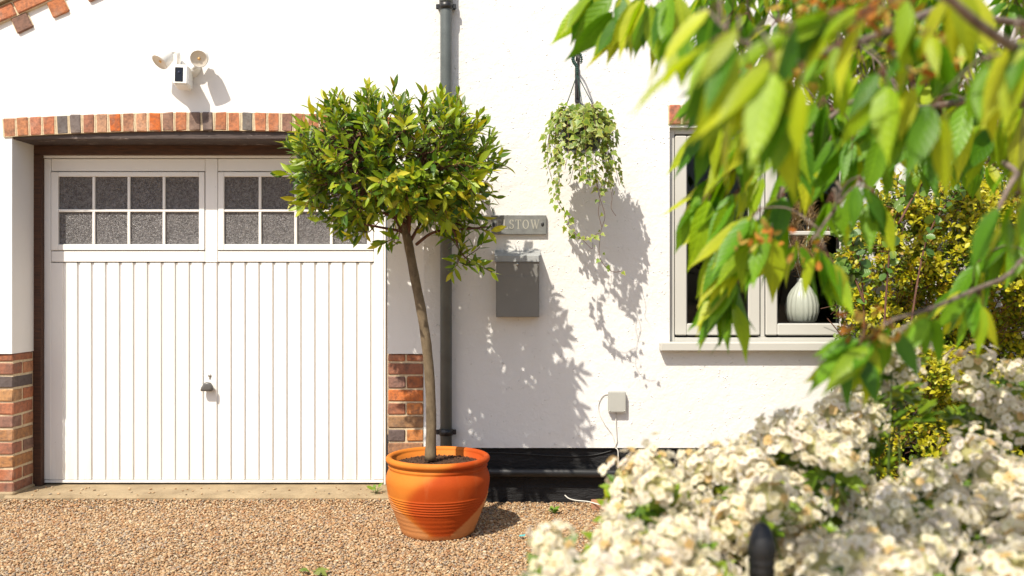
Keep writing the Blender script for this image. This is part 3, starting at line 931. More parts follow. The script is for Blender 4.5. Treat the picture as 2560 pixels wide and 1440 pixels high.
# ------------------------------------------------------------------ security light with camera
sl = empty("security_light", "white twin spotlight security camera on the wall above the garage door", "security light", (dx(460) , 0, 2.5))
def sp(px, py, y): return W(px, py, DW + y)
m = MB()
c0 = sp(476, 168, -.001)
lathe(m, [(0, .052), (.040, .050), (.056, .038), (.062, .015), (.064, 0)], 28, *c0, M=Matrix.Rotation(R(90), 4, 'X'))
part(m, "mount", M_WHITEPLASTIC, sl)
m = MB()
Mx = Matrix.Translation(Vector(sp(455, 189, -.115))) @ Matrix.Rotation(R(-4), 4, 'X') @ Matrix.Rotation(R(8), 4, 'Z')
V, Fs = chamfer_box(-.042, .042, -.034, .09, -.062, .055, .010)
m.add(xf(V, Mx), Fs)
part(m, "camera_body", M_WHITEPLASTIC, sl)
m = MB(); V, Fs = chamfer_box(-.032, .014, -.0365, -.020, -.046, .038, .003); m.add(xf(V, Mx), Fs, 0)
part(m, "lens_panel", plain("glossy_black", (.006, .006, .008), .12), sl)
m = MB(); lathe(m, [(0, .003), (.007, .002), (.009, 0)], 16, M=Mx @ Matrix.Translation((-.008, -.037, .008)) @ Matrix.Rotation(R(90), 4, 'X'))
part(m, "lens", plain("lens_glass", (.02, .025, .05), .05), sl)
def lamp(face, aim, elbow, base):
    aim = Vector(aim).normalized()
    Mq = Matrix.Translation(Vector(face)) @ aim.to_track_quat('Z', 'Y').to_matrix().to_4x4()
    m = MB()
    lathe(m, [(.044, -.002), (.048, 0), (.050, -.004), (.049, -.045), (.045, -.070), (.034, -.086), (.022, -.092), (.020, -.108), (.012, -.112), (0, -.112)], 28, M=Mq)
    h = part(m, "lamp_head", M_WHITEPLASTIC, sl)
    m = MB(); lathe(m, [(0, -.010), (.030, -.008), (.0445, -.003)], 28, M=Mq)
    lathe(m, [(0, -.002), (.007, -.004), (.009, -.010)], 12, M=Mq, mat=1)
    d = m.build("diffuser", [plain("frosted_lens", (.66, .61, .52), .4, var=.05), plain("lamp_led", (.70, .42, .15), .4)]); under(d, sl); d.parent = h; d.location = (0, 0, 0)
    m = MB(); back = Vector(face) - aim * .108
    tube(m, smooth_path([tuple(back), elbow, base], 14), .012, 12)
    part(m, "arm", M_WHITEPLASTIC, sl)
lamp(sp(398, 156, -.13), (-.45, -.55, -.75), tuple(sp(445, 133, -.10)), tuple(sp(447, 168, -.045)))
lamp(sp(497, 147, -.15), (.15, -.88, -.40), tuple(sp(487, 165, -.05)), tuple(sp(474, 176, -.03)))

# ------------------------------------------------------------------ terracotta pot and bay tree
PD = 4.58; PY = PD - DW; PX = (1095 - 1280) * PD / F
pot = empty("plant_pot", "large orange terracotta pot with ridged bands holding the bay tree", "plant pot", (PX, PY, 0))
prof = [(0, .004), (.178, .004), (.186, .012), (.194, .035)]
for i in range(1, 30):
    t = i / 29; z = .035 + t * .300
    r = .194 + .072 * math.sin(min(1, t * 1.12) * math.pi / 2) ** 1.05 - .018 * max(0, (t - .78) / .22) ** 2
    prof.append((r, z))
pp = []
for r, z in prof:
    pp.append((r, z))
zs_ = np.linspace(.035, .335, 150)
base = np.array(prof[3:])
body = [(float(np.interp(z, base[:, 1], base[:, 0])) + (.0028 * (.5 + .5 * math.cos((z - .14) / .0132 * 2 * math.pi)) if .132 < z < .215 else 0) + (.0004 * math.sin(z * 260) if z < .12 else 0), float(z)) for z in zs_]
prof = prof[:3] + body + [(.250, .340), (.2535, .346), (.2515, .353), (.247, .357), (.249, .363)]
rc, zc, rr = .2495, .381, .0165
for k in range(13):
    a = R(-100 + k * 25); prof.append((rc + rr * math.cos(a), zc + rr * math.sin(a)))
prof += [(.232, .375), (.231, .30)]
m = MB(); lathe(m, prof, 96, PX, PY, 0)
Vp = m.v[0]; an = np.degrees(np.arctan2(Vp[:, 1] - PY, Vp[:, 0] - PX)); zz = Vp[:, 2]
damp = 1 / (1 + np.exp(-(an + 84 + 40 * np.sin(zz * 9)) / 3.0)) * (1 / (1 + np.exp((an - 60) / 5)))
edge = np.clip((zz - .02 - .0030 * np.clip(np.abs(an + 82) - 14, 0, 90)) / .012, 0, 1) 
damp = damp * (.25 + .75 * edge)
pale = 1 - edge
dry, wet, buff = np.array([.57, .175, .020]), np.array([.40, .055, .003]), np.array([.58, .30, .14])
col = dry * (1 - damp[:, None]) + wet * damp[:, None]
m.c[0] = col * (1 - .5 * pale[:, None]) + buff * .5 * pale[:, None]
po = m.build("pot_body", M_TERRA); under(po, pot)
m = MB(); nr, na = 18, 64
V = [(PX, PY, .362)]; 
for i in range(1, nr + 1):
    for j in range(na):
        a = j * 2 * math.pi / na; r = .2325 * i / nr
        V.append((PX + r * math.cos(a), PY + r * math.sin(a), .362 - .012 * (i / nr) ** 2 + rng.normal(0, .0028)))
fs = [(0, 1 + j, 1 + (j + 1) % na) for j in range(na)]
for i in range(nr - 1):
    for j in range(na):
        a, b = 1 + i * na + j, 1 + i * na + (j + 1) % na; fs.append((a, a + na, b + na, b))
m.add(V, fs, 0, None, True)
Vi, Fi = ico(); ns = 500
a = rng.uniform(0, 2 * math.pi, ns); r = .225 * np.sqrt(rng.random(ns)); s = rng.uniform(.002, .006, ns)
P = np.stack([PX + r * np.cos(a), PY + r * np.sin(a), .362 - .012 * (r / .2325) ** 2 + .002], 1)
m.add((P[:, None] + Vi[None] * s[:, None, None] * rng.uniform(.6, 1.3, (ns, 12, 1))).reshape(-1, 3), (Fi[None] + (np.arange(ns) * 12)[:, None, None]).reshape(-1, 3), 0)
part(m, "soil", M_SOIL, pot)

tree = empty("bay_tree", "bay tree with round leafy crown on a bare bent trunk growing in the terracotta pot", "tree", (PX, PY, .36))
TB = [W(1076, 1150, 4.56), W(1078, 1060, 4.56), W(1075, 960, 4.56), W(1066, 860, 4.55), W(1052, 770, 4.54), W(1036, 690, 4.53), W(1021, 610, 4.52), W(1006, 545, 4.52), W(998, 490, 4.52)]
tp = smooth_path(TB, 60)
tr_ = np.interp(np.linspace(0, 1, 60), [0, .05, .3, .6, .8, 1], [.0305, .0265, .0255, .0245, .022, .017])
tr_ = tr_ * (1 + .035 * np.sin(np.arange(60) * .9) + rng.normal(0, .012, 60))
m = MB(); tube(m, tp, tr_, 16)
CC = W(991, 415, 4.53); RX, RY, RZ = .505, .47, .328
# limbs
tips = []
branches = MB()
heads = []
for k in range(17):
    th = 2 * math.pi * k / 17 + rng.uniform(-.2, .2); el = rng.uniform(-.25, 1.2)
    d = np.array([math.cos(th) * math.cos(el) * RX, math.sin(th) * math.cos(el) * RY, math.sin(el) * RZ])
    e = CC + d * rng.uniform(.55, .75)
    s = tp[rng.integers(44, 59)]
    q = smooth_path([s, s * .5 + e * .5 + np.array([0, 0, -.03]) + rng.normal(0, .025, 3), e], 12)
    tube(branches, q, np.linspace(.0095, .0045, 12), 6); heads += [q[i] for i in range(4, 12)]
heads = np.array(heads)
def ell_pt(lo, hi):
    while True:
        p = rng.uniform(-1, 1, 3); r = (abs(p) ** 2.35).sum() ** (1 / 2.35)
        if lo < r < hi and (p[2] > -.72 or abs(p[0]) > .25): return p
SHOOT_P, SHOOT_D, INN = [], [], []
for k in range(490):
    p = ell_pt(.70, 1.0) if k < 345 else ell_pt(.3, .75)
    pos = CC + p * np.array([RX, RY, RZ])
    d = unit(p * np.array([1 / RX, 1 / RY, 1 / RZ]) + np.array([0, 0, .7]) + rng.normal(0, .6, 3))
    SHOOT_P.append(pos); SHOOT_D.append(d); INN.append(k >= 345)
# the low sprig hanging out to the side under the crown
for (px, py, dd, dv) in ((1150, 640, 4.45, (.2, -.3, .6)), (1175, 660, 4.42, (.5, -.3, .1)), (1140, 655, 4.45, (-.2, -.4, -.7)), (1185, 625, 4.45, (.6, -.2, .5)), (1155, 610, 4.48, (0, -.2, .7)), (1205, 668, 4.45, (.6, -.2, -.3)), (1130, 600, 4.5, (-.5, -.2, .2)),
                       (1170, 548, 4.47, (.3, -.2, .1)), (1195, 572, 4.47, (.5, -.2, -.1)), (900, 585, 4.4, (-.3, -.4, -.1)), (830, 545, 4.42, (-.5, -.3, -.1)), (860, 560, 4.4, (-.2, -.4, -.2)), (800, 520, 4.45, (-.6, -.3, .1)), (965, 605, 4.4, (-.3, -.5, -.2)), (985, 600, 4.4, (-.1, -.5, .2))):
    SHOOT_P.append(W(px, py, dd)); SHOOT_D.append(unit(np.array(dv))); INN.append(False)
for q in ([(1040, 612, 4.52), (1075, 585, 4.50), (1110, 575, 4.48), (1135, 578, 4.46), (1148, 625, 4.45), (1180, 660, 4.43)], [(1110, 575, 4.48), (1170, 572, 4.47), (1230, 566, 4.46)],
          [(1015, 580, 4.52), (960, 570, 4.47), (900, 560, 4.42), (840, 562, 4.40)], [(1012, 560, 4.5), (950, 530, 4.42), (880, 520, 4.35)]):
    tube(branches, smooth_path([W(*x) for x in q], 20), np.linspace(.0085, .0035, 20), 6)
crown = MB()
bay = leaf_shape([(0, .03), (.08, .14), (.28, .42), (.5, .5), (.72, .40), (.9, .16), (1, .01)], .28, .05)
LP, LD, LN, LL, LW, LC, LCol = [], [], [], [], [], [], []
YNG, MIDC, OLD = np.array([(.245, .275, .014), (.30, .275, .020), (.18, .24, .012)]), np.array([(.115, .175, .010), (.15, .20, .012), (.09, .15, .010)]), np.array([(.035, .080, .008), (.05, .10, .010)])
twigs = MB()
for pos, d, inn in zip(SHOOT_P, SHOOT_D, INN):
    ln = rng.uniform(.08, .17); nl = int(rng.integers(8, 13))
    bend = rng.normal(0, .02, 3)
    base = pos - d * ln * .5
    tube(twigs, [base, pos + bend * .4, pos + d * ln * .45], [.0026, .0022, .0015], 5)
    h = heads[np.argmin(((heads - base) ** 2).sum(1))]
    if np.linalg.norm(h - base) < .30: tube(twigs, [h, h * .5 + base * .5 + rng.normal(0, .012, 3), base], [.0042, .0034, .0026], 5, cap=False)
    u = unit(np.cross(d, rnd_dir(1)[0])); w = np.cross(d, u)
    for i in range(nl):
        t = .1 + .9 * i / (nl - 1); a = i * 2.4 + rng.uniform(-.4, .4)
        rad = u * math.cos(a) + w * math.sin(a)
        opn = 1.15 - .75 * t + rng.uniform(-.15, .25)
        dirn = unit(d * math.cos(opn) + rad * math.sin(opn) + np.array([0, 0, rng.uniform(-.2, .25)]))
        LP.append(base + d * ln * t); LD.append(dirn)
        LN.append(unit(d * 1.0 - rad * .4 + np.array([-.2, -.35, .6]) + rng.normal(0, .35, 3)))
        L = rng.uniform(.052, .090) * (1 - .3 * (t > .92)); LL.append(L); LW.append(L * rng.uniform(.27, .37)); LC.append(rng.normal(.12, .16))
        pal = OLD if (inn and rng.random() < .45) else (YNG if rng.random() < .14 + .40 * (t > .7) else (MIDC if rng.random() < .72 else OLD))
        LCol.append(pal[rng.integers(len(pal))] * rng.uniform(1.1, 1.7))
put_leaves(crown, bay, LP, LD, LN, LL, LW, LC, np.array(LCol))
# small yellow flower buds at the shoot tips
nb = 900; src = rng.integers(0, 255, nb); P = np.array(SHOOT_P)[src] + np.array(SHOOT_D)[src] * rng.uniform(.0, .06, (nb, 1)) + rng.normal(0, .012, (nb, 3))
V8, F8 = ico(); s = rng.uniform(.0025, .0045, nb)
crown.add((P[:, None] + V8[None] * s[:, None, None]).reshape(-1, 3), (F8[None] + (np.arange(nb) * 12)[:, None, None]).reshape(-1, 3), 0, np.repeat(pick([(.45, .36, .06), (.38, .25, .06)], nb), 12, 0), True)
part(m, "trunk", M_BAYBARK, tree)
part(branches, "branches", M_TWIG, tree)
part(twigs, "twigs", M_TWIG, tree)
part(crown, "crown", M_BAY, tree)

# ------------------------------------------------------------------ hanging basket with ivy
BD = DW - .36
bk = empty("wall_bracket", "dark metal bracket on the wall holding up the ivy basket", "bracket", tuple(W(1442, 200, DW - .022)))
m = MB()
p0 = W(1443, 205, DW - .03)
m.box(p0[0] - .013, p0[0] + .013, -.034, -.0205, p0[2] - .12, p0[2] + .085, .003)
top = W(1441, 152, BD)
tube(m, smooth_path([(p0[0], -.03, p0[2] + .07), (p0[0], -.12, p0[2] + .115), (p0[0] - .002, -.26, top[2] + .045), (top[0], top[1] - .006, top[2] + .035), (top[0], top[1] - .03, top[2] + .012), (top[0], top[1] - .012, top[2] - .004)], 30), .0055, 8)
tube(m, smooth_path([(p0[0], -.03, p0[2] - .10), (p0[0], -.10, p0[2] - .02), (p0[0], -.20, p0[2] + .115)], 16), .005, 8)
part(m, "bracket_arm", M_IRON, bk)
hb = empty("hanging_basket", "dark green plastic hanging basket on a hooked hanger against the white wall", "hanging basket", tuple(W(1452, 335, BD)))
m = MB()
hk = [(1452, 160), (1454, 146), (1449, 134), (1440, 133), (1433, 142), (1434, 154), (1441, 164), (1443, 176), (1443, 186)]
hp = smooth_path([W(a, b, BD) for a, b in hk], 40)
tube(m, hp, np.interp(np.linspace(0, 1, 40), [0, .3, .7, 1], [.003, .007, .0095, .007]), 8)
for i in range(2, 38, 2):
    T_ = unit(hp[i + 1] - hp[i - 1]); tube(m, [hp[i] - T_ * .002, hp[i] + T_ * .002], .0108 if i > 14 else .0085, 8)
part(m, "hook", plain("green_hook", (.012, .055, .042), .4), hb)
bc = W(1453, 340, BD)
m = MB()
lathe(m, [(0, -.085), (.085, -.085), (.095, -.07), (.118, .05), (.128, .055), (.128, .068), (.118, .07), (.112, .05), (0, .045)], 36, *bc)
part(m, "basket_bowl", M_BASKET, hb)
for k, a in enumerate((200, 275, 330, 80)):
    m = MB(); e = bc + np.array([.125 * math.cos(R(a)), .125 * math.sin(R(a)), .06])
    tube(m, [hp[-1], e], .0028, 6); part(m, "hanger_rod", M_BASKET, hb)
ivy = empty("ivy_plant", "variegated trailing ivy spilling out of the hanging basket", "plant", tuple(bc + np.array([0, 0, .05])))
def ivy_shape():
    ang = [-90, -60, -35, -15, 8, 30, 50, 68, 90, 112, 130, 150, 172, 195, 215, 240]
    rad = [.06, .40, .30, .52, .34, .46, .30, .50, .62, .50, .30, .46, .34, .52, .30, .40]
    # lobes: point up (tip), two sides, two low
    pts = [(.0, .02), (.22, -.06), (.42, .02), (.34, .14), (.52, .32), (.30, .40), (.22, .52), (.0, 1.0), (-.22, .52), (-.30, .40), (-.52, .32), (-.34, .14), (-.42, .02), (-.22, -.06)]
    c = np.array([0, .25]); n = len(pts)
    V = [(c[0], c[1], .0)] + [(c[0] + (x - c[0]) * .62, c[1] + (y - c[1]) * .62, .03 * abs(x)) for x, y in pts] + [(x, y, .10 * abs(x) - .06 * (y > .8)) for x, y in pts]
    fs = []
    for i in range(n):
        j = (i + 1) % n
        fs.append((0, 1 + i, 1 + j, 1 + j)); fs.append((1 + i, 1 + n + i, 1 + n + j, 1 + j))
    e = np.array([0] + [.25] * n + [1.0] * n)
    return np.array(V, float), fs, e
Vv, fv, ev = ivy_shape()
tri = np.array([f[:3] for f in fv if f[2] == f[3]]); quad = np.array([f for f in fv if f[2] != f[3]])
IP, ID, IN, IL, IC = [], [], [], [], []
stems = MB()
def trail(path, step=.021, size=(.026, .046), rstem=.0014, dens=1.0):
    tube(stems, path, rstem, 5, cap=False)
    seg = np.linalg.norm(np.diff(path, axis=0), axis=1); s = np.concatenate([[0], np.cumsum(seg)])
    t = .01; k = 0
    while t < s[-1]:
        if rng.random() < dens:
            p = np.array([np.interp(t, s, path[:, q]) for q in range(3)])
            out = p - bc; out[2] = 0; out = unit(out + np.array([-.05, -.12, 0]))
            side = unit(np.cross(out, (0, 0, 1.0))) * (1 if k % 2 else -1)
            off = side * rng.uniform(.006, .02) + out * rng.uniform(.004, .018)
            IP.append(p + off)
            ID.append(unit(side * .7 + np.array([0, 0, -.75]) + out * .3 + rng.normal(0, .3, 3)))
            IN.append(unit(out * .9 + np.array([-.15, -.3, .5]) + rng.normal(0, .35, 3)))
            IL.append(rng.uniform(*size) * rng.choice([.7, 1.0, 1.2]))
        t += step * rng.uniform(.7, 1.3); k += 1
for k in range(46):
    a = 2 * math.pi * k / 46 + rng.uniform(-.3, .3)
    r0 = rng.uniform(.02, .10); ca, sa = math.cos(a), math.sin(a)
    r1 = rng.uniform(.10, .19); drop = rng.uniform(.02, .28) if k % 3 else rng.uniform(.22, .40)
    p = [bc + np.array([ca * r0, sa * r0, .06]), bc + np.array([ca * (r0 + r1) * .55, sa * (r0 + r1) * .5, .115 + rng.uniform(-.02, .035)]), bc + np.array([ca * r1, sa * r1 * .9, .05]), bc + np.array([ca * (r1 + .015), sa * r1, .05 - drop * .5]) + rng.normal(0, .012, 3), bc + np.array([ca * (r1 + .0), sa * r1, .05 - drop]) + rng.normal(0, .02, 3)]
    trail(smooth_path(p, 24), .022)
for k in range(11):   # mound on top
    a = rng.uniform(0, 6.28); r = rng.uniform(0, .08)
    p = [bc + np.array([math.cos(a) * r, math.sin(a) * r, .05]), bc + np.array([math.cos(a) * (r + .03), math.sin(a) * (r + .03), .10 + rng.uniform(0, .06)]), bc + np.array([math.cos(a) * (r + .07), math.sin(a) * (r + .07), .10 + rng.uniform(0, .06)])]
    trail(smooth_path(p, 10), .016)
T1 = [(1392, 440), (1390, 480), (1395, 505), (1412, 530), (1425, 548), (1420, 565), (1440, 588), (1465, 596), (1485, 588), (1500, 582)]
trail(smooth_path([W(a, b, BD - .10) for a, b in T1], 40), .017, (.024, .040))
T1 = [(1415, 560), (1440, 585), (1462, 605), (1480, 622), (1482, 606)]
trail(smooth_path([W(a, b, BD - .10) for a, b in T1], 20), .05, (.01, .016))
T2 = [(1490, 440), (1495, 480), (1508, 520), (1512, 545), (1503, 575), (1498, 620), (1500, 645), (1515, 668), (1535, 680), (1553, 678)]
trail(smooth_path([W(a, b, BD - .09) for a, b in T2], 40), .040, (.02, .034), dens=.75)
T3 = [(1520, 450), (1530, 490), (1528, 520), (1540, 540)]
trail(smooth_path([W(a, b, BD - .07) for a, b in T3], 20), .06, (.014, .02), dens=.4)
T4 = [(1490, 450), (1500, 490), (1496, 530), (1505, 570)]
trail(smooth_path([W(a, b, BD - .10) for a, b in T4], 20), .07, (.014, .02), dens=.5)
leaves = MB(); n = len(IP)
IP, ID, IN, IL = map(np.array, (IP, ID, IN, IL))
gcol = pick([(.10, .19, .015), (.16, .26, .02), (.06, .13, .012), (.22, .29, .06)], n); ecol = pick([(.52, .48, .07), (.60, .56, .22), (.36, .41, .035), (.20, .28, .02)], n)
D = unit(ID); Zx = unit(IN - D * (IN * D).sum(1, keepdims=True)); Xx = np.cross(D, Zx)
crl = rng.normal(.05, .15, n)
pos = IP[:, None] + IL[:, None, None] * (Vv[:, 0][None, :, None] * Xx[:, None] + Vv[:, 1][None, :, None] * D[:, None] + (Vv[:, 2][None] - crl[:, None] * Vv[:, 1][None] ** 2)[..., None] * Zx[:, None])
em = np.clip(ev[None] * rng.uniform(.5, 1.1, (n, 1)), 0, 1)[..., None]
cc = gcol[:, None] * (1 - em) + ecol[:, None] * em
off = (np.arange(n) * len(Vv))[:, None, None]
leaves.add(pos.reshape(-1, 3), [(tri[None] + off).reshape(-1, 3), (quad[None] + off).reshape(-1, 4)], 0, cc.reshape(-1, 3), True)
part(leaves, "ivy_leaves", M_IVY, ivy)
part(stems, "stems", M_TWIG, ivy)

# ------------------------------------------------------------------ golden shrub by the wall
gs = empty("golden_shrub", "golden yellow leaved shrub growing against the wall right of the window", "shrub", (2.35, -.5, 0))
gleaf = leaf_shape([(0, .05), (.25, .40), (.55, .5), (.85, .28), (1, .02)], .25)
fol, stm = MB(), MB()
GP, GD, GN, GLn, GC = [], [], [], [], []
def shrub_z(x):   # top of the shrub across its width
    return np.interp(x, [1.76, 1.82, 1.92, 2.06, 2.3, 2.8, 3.4, 3.8], [.95, 1.35, 1.66, 1.82, 1.92, 1.98, 1.8, 1.3])
cnt = 0
while cnt < 5600:
    x = rng.uniform(1.83, 2.95); zt = shrub_z(x) + .06 * math.sin(x * 17) + .05 * math.sin(x * 31 + 1); z = rng.uniform(.05, zt)
    lim = -.82 + .18 * math.sin(x * 7 + z * 5) + .10 * math.sin(z * 13 + x * 3)
    lim *= math.sqrt(max(.05, 1 - (z / (zt + .05)) ** 6)) * min(1, .35 + (x - 1.78) / .30)
    y = lim + abs(rng.normal(0, .07)) if rng.random() < .7 else rng.uniform(lim, -.08)
    if y > -.06: continue
    p = np.array([x, y, z]); d = unit(np.array([rng.normal(-.1, .5), -1.0 + rng.normal(0, .4), .55 + rng.normal(0, .5)]))
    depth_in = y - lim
    cnt += 1
    ln = rng.uniform(.05, .10); u = unit(np.cross(d, rnd_dir(1)[0])); w = np.cross(d, u)
    tube(stm, [p - d * ln * 1.4, p + d * ln * .5], [.002, .0012], 4, cap=False)
    for i in range(8):
        t = i / 7; a = i * 2.4; rad = u * math.cos(a) + w * math.sin(a); op = 1.3 - .7 * t
        GP.append(p + d * ln * (t - .5)); GD.append(unit(d * math.cos(op) + rad * math.sin(op) + rng.normal(0, .15, 3)))
        GN.append(unit(d - .3 * rad + np.array([-.2, -.2, .6]) + rng.normal(0, .3, 3))); GLn.append(rng.uniform(.021, .037))
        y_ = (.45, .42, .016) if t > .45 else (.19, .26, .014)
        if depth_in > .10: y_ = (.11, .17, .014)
        if rng.random() < .05: y_ = (.40, .26, .03)
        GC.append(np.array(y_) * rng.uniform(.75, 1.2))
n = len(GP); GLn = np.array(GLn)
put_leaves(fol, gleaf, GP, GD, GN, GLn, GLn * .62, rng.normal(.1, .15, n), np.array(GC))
for k in range(26):
    x0 = rng.uniform(2.0, 3.2); e = np.array([rng.uniform(1.75, 3.4), rng.uniform(-.65, -.2), rng.uniform(.8, 1.6)])
    tube(stm, smooth_path([(x0, -.3 + rng.normal(0, .05), 0), (x0 * .6 + e[0] * .4, e[1] * .6 - .1, e[2] * .5), e], 12), np.linspace(.008, .003, 12), 5, cap=False)
part(fol, "foliage", M_GOLD, gs)
part(stm, "stems", M_TWIG, gs)

# a thin green-leaved shrub rising in front of it
vb = empty("climbing_shrub", "thin climbing shrub with small round green leaves between the window and the golden shrub", "shrub", (2.1, -.35, 0))
fol, stm = MB(), MB()
rleaf = leaf_shape([(0, .08), (.2, .42), (.5, .5), (.8, .38), (1, .04)], .18)
GP, GD, GN, GLn = [], [], [], []
for (q) in ([(2160, 900), (2165, 760), (2150, 650), (2105, 575), (2085, 570)], [(2165, 760), (2140, 690), (2110, 660), (2090, 680)], [(2200, 900), (2230, 700), (2240, 560), (2290, 440), (2300, 400)], [(2240, 560), (2300, 470), (2360, 420), (2420, 400)], [(2260, 900), (2330, 600), (2400, 470), (2450, 430)]):
    path = smooth_path([W(a, b, 4.33) + np.array([0, rng.normal(0, .03), 0]) for a, b in q], 30)
    tube(stm, path, np.linspace(.006, .002, 30), 5)
    for i in range(8, 30):
        for _ in range(4 if i > 18 else 2):
            GP.append(path[i] + rng.normal(0, .012, 3)); GD.append(unit(rng.normal(0, .7, 3) + np.array([0, -.4, 0]))); GN.append(unit(np.array([-.3, -.8, .6]) + rng.normal(0, .4, 3))); GLn.append(rng.uniform(.03, .055))
n = len(GP); GLn = np.array(GLn)
put_leaves(fol, rleaf, GP, GD, GN, GLn, GLn * .85, rng.normal(.1, .1, n), pick([(.10, .20, .03), (.16, .26, .04), (.06, .13, .025)], n))
tube(stm, [(2.0, -.4, 0), (1.85, -.5, .35), W(2180, 900, 4.33)], [.010, .008, .006], 6)
part(fol, "foliage", M_SHRUB, vb); part(stm, "stems", M_TWIG, vb)

# ------------------------------------------------------------------ flowering shrub in the foreground
fs_ = empty("flowering_shrub", "shrub covered in creamy white blossom heads in the foreground", "shrub", (.75, -3.2, 0))
petal = leaf_shape([(0, .12), (.3, .42), (.65, .55), (.9, .38), (1, .12)], .18)
def flower_head(seed, n=26, rad=.042):
    r_ = np.random.default_rng(seed)
    PP, DD, NN, LL_, CCc = [], [], [], [], []
    mb = MB()
    # pale inner dome, added to block the dark gaps between the open flowers
    pr = [(0, rad * .36), (rad * .3, rad * .33), (rad * .55, rad * .24), (rad * .68, rad * .08), (rad * .6, -rad * .08), (rad * .3, -rad * .2), (0, -rad * .22)]
    lathe(mb, pr[::-1], 14, 0, 0, 0, 0, (.50, .48, .22))
    for i in range(n):
        ph = i * 2.39996; cz = 1 - 1.22 * (i + .5) / n; sr = math.sqrt(max(0, 1 - cz * cz))
        o = np.array([sr * math.cos(ph), sr * math.sin(ph), cz * .78]) + r_.normal(0, .11, 3)
        c = o * rad * r_.uniform(.75, 1.22); nrm = unit(o + r_.normal(0, .34, 3)); u = unit(np.cross(nrm, r_.normal(size=3))); w = np.cross(nrm, u)
        sz = r_.uniform(.0085, .0130); tone = np.array([.87, .81, .66]) * r_.uniform(.95, 1.03)
        tone = np.minimum(tone * np.array([1, r_.uniform(.97, 1.02), r_.uniform(.88, 1.12)]), .88)
        if r_.random() < .05: tone = np.array([.70, .50, .24])
        np_ = 5 if r_.random() < .75 else 4
        for k in range(np_):
            a = k * 2 * math.pi / np_ + r_.uniform(-.15, .15); rd = u * math.cos(a) + w * math.sin(a)
            PP.append(c + rd * .001); DD.append(unit(rd + nrm * r_.uniform(-.05, .35))); NN.append(nrm - rd * .2); LL_.append(sz * r_.uniform(.85, 1.1)); CCc.append(tone)
        Vc, Fc = chamfer_box(-.0014, .0014, -.0014, .0014, -.001, .003, .0006)
        mb.add(Vc + c + nrm * .002, Fc, 0, (.66, .56, .20))
    LL_ = np.array(LL_)
    put_leaves(mb, petal, PP, DD, NN, LL_, LL_ * 1.0, r_.uniform(-.1, .25, len(LL_)), np.array(CCc))
    return mb
HM = [flower_head(100 + i, n=int(34 + 5 * (i % 4)), rad=.040 + .006 * (i % 3)).mesh("flower_head", [M_PETAL, M_PETAL, M_SHRUB]) for i in range(6)]
TOPX = [1310, 1360, 1420, 1500, 1560, 1620, 1700, 1760, 1850, 1930, 1980, 2050, 2110, 2170, 2230, 2300, 2360, 2430, 2500, 2560, 2700]
TOPY = [1470, 1330, 1290, 1225, 1180, 1160, 1175, 1130, 1120, 1075, 1085, 1075, 1105, 1120, 1150, 1150, 1110, 1095, 1120, 1090, 1080]
hp_ = []
for q in [(2215, 905, 2.2), (2140, 985, 2.2), (2255, 930, 2.25), (2095, 1035, 2.15), (2175, 1040, 2.15), (2130, 1080, 2.1), (2230, 880, 2.35), (2190, 905, 2.35), (2265, 860, 2.4), (2160, 960, 2.35), (2185, 985, 2.3), (2120, 1000, 2.35), (2085, 1050, 2.3), (1950, 1085, 2.0), (1992, 1072, 2.0), (1965, 1110, 2.0), (2440, 915, 2.4), (2440, 990, 2.3), (2535, 930, 2.3), (2500, 1010, 2.3), (2540, 1060, 2.2), (1600, 1170, 2.0), (1640, 1180, 2.0), (1580, 1200, 2.0), (1735, 1165, 2.0), (1790, 1145, 2.0), (1850, 1145, 2.0)]:
    hp_.append((*q, True))
py = 1150; row = 0
while py < 1560:
    d = np.interp(py, [1100, 1450, 1560], [2.12, 1.50, 1.38])
    stepx = 84 * 1.8 / d * .93
    px = 1290 + (stepx / 2 if row % 2 else 0)
    while px < 2740:
        qx, qy = px + rng.normal(0, 26), py + rng.normal(0, 24)
        ok = qy > np.interp(qx, TOPX, TOPY) + 35
        dh = d * rng.uniform(.95, 1.06)
        if ok and 1790 < qx < 2020 and qy > 1250: dh = max(dh, 1.80)      # the iron post stands in front of these
        if ok and rng.random() < .74: hp_.append((qx, qy, dh, False))
        px += stepx
    py += 44; row += 1
shown = [h for h in hp_]
SHP, SHD = [], []
crumbs = MB(); nh = 0
order = sorted(range(len(shown)), key=lambda i: (not (0 <= shown[i][0] <= 2580 and shown[i][1] < 1460), shown[i][2]))
for kk, i in enumerate(order):
    px, py, d, top = shown[i]
    p = W(px, py, d)
    ax = unit(np.array([rng.normal(-.1, .3), -.55 + rng.normal(0, .25), .8]))
    q = Vector(ax).to_track_quat('Z', 'Y').to_matrix().to_4x4()
    s = rng.uniform(.85, 1.2)
    Mx = Matrix.Translation(Vector(p)) @ q @ Matrix.Rotation(rng.uniform(0, 6.28), 4, 'Z') @ Matrix.Diagonal((s, s, s * rng.uniform(.8, 1.05), 1))
    SHP.append(p - ax * .03); SHD.append(ax)
    me = HM[rng.integers(6)]
    if kk < 100:
        o = bpy.data.objects.new("flower_head", me); SC.collection.objects.link(o); o.parent = fs_
        o.matrix_parent_inverse = Matrix.Translation(-Vector(fs_.location)); o.matrix_basis = Mx
    else:
        V = np.array([v.co[:] for v in me.vertices]); cl = np.zeros(len(V) * 4); me.color_attributes["Col"].data.foreach_get("color", cl)
        cl = cl.reshape(-1, 4)[:, :3]; polys = [list(f.vertices) for f in me.polygons]
        crumbs.add(xf(V, Mx), polys, 0, cl, True); nh += 1
if nh: part(crumbs, "more_blossom", [M_PETAL], fs_)["kind"] = "stuff"
fol, stm = MB(), MB()
sleaf = leaf_shape([(0, .05), (.2, .35), (.5, .5), (.8, .32), (1, .03)], .22)
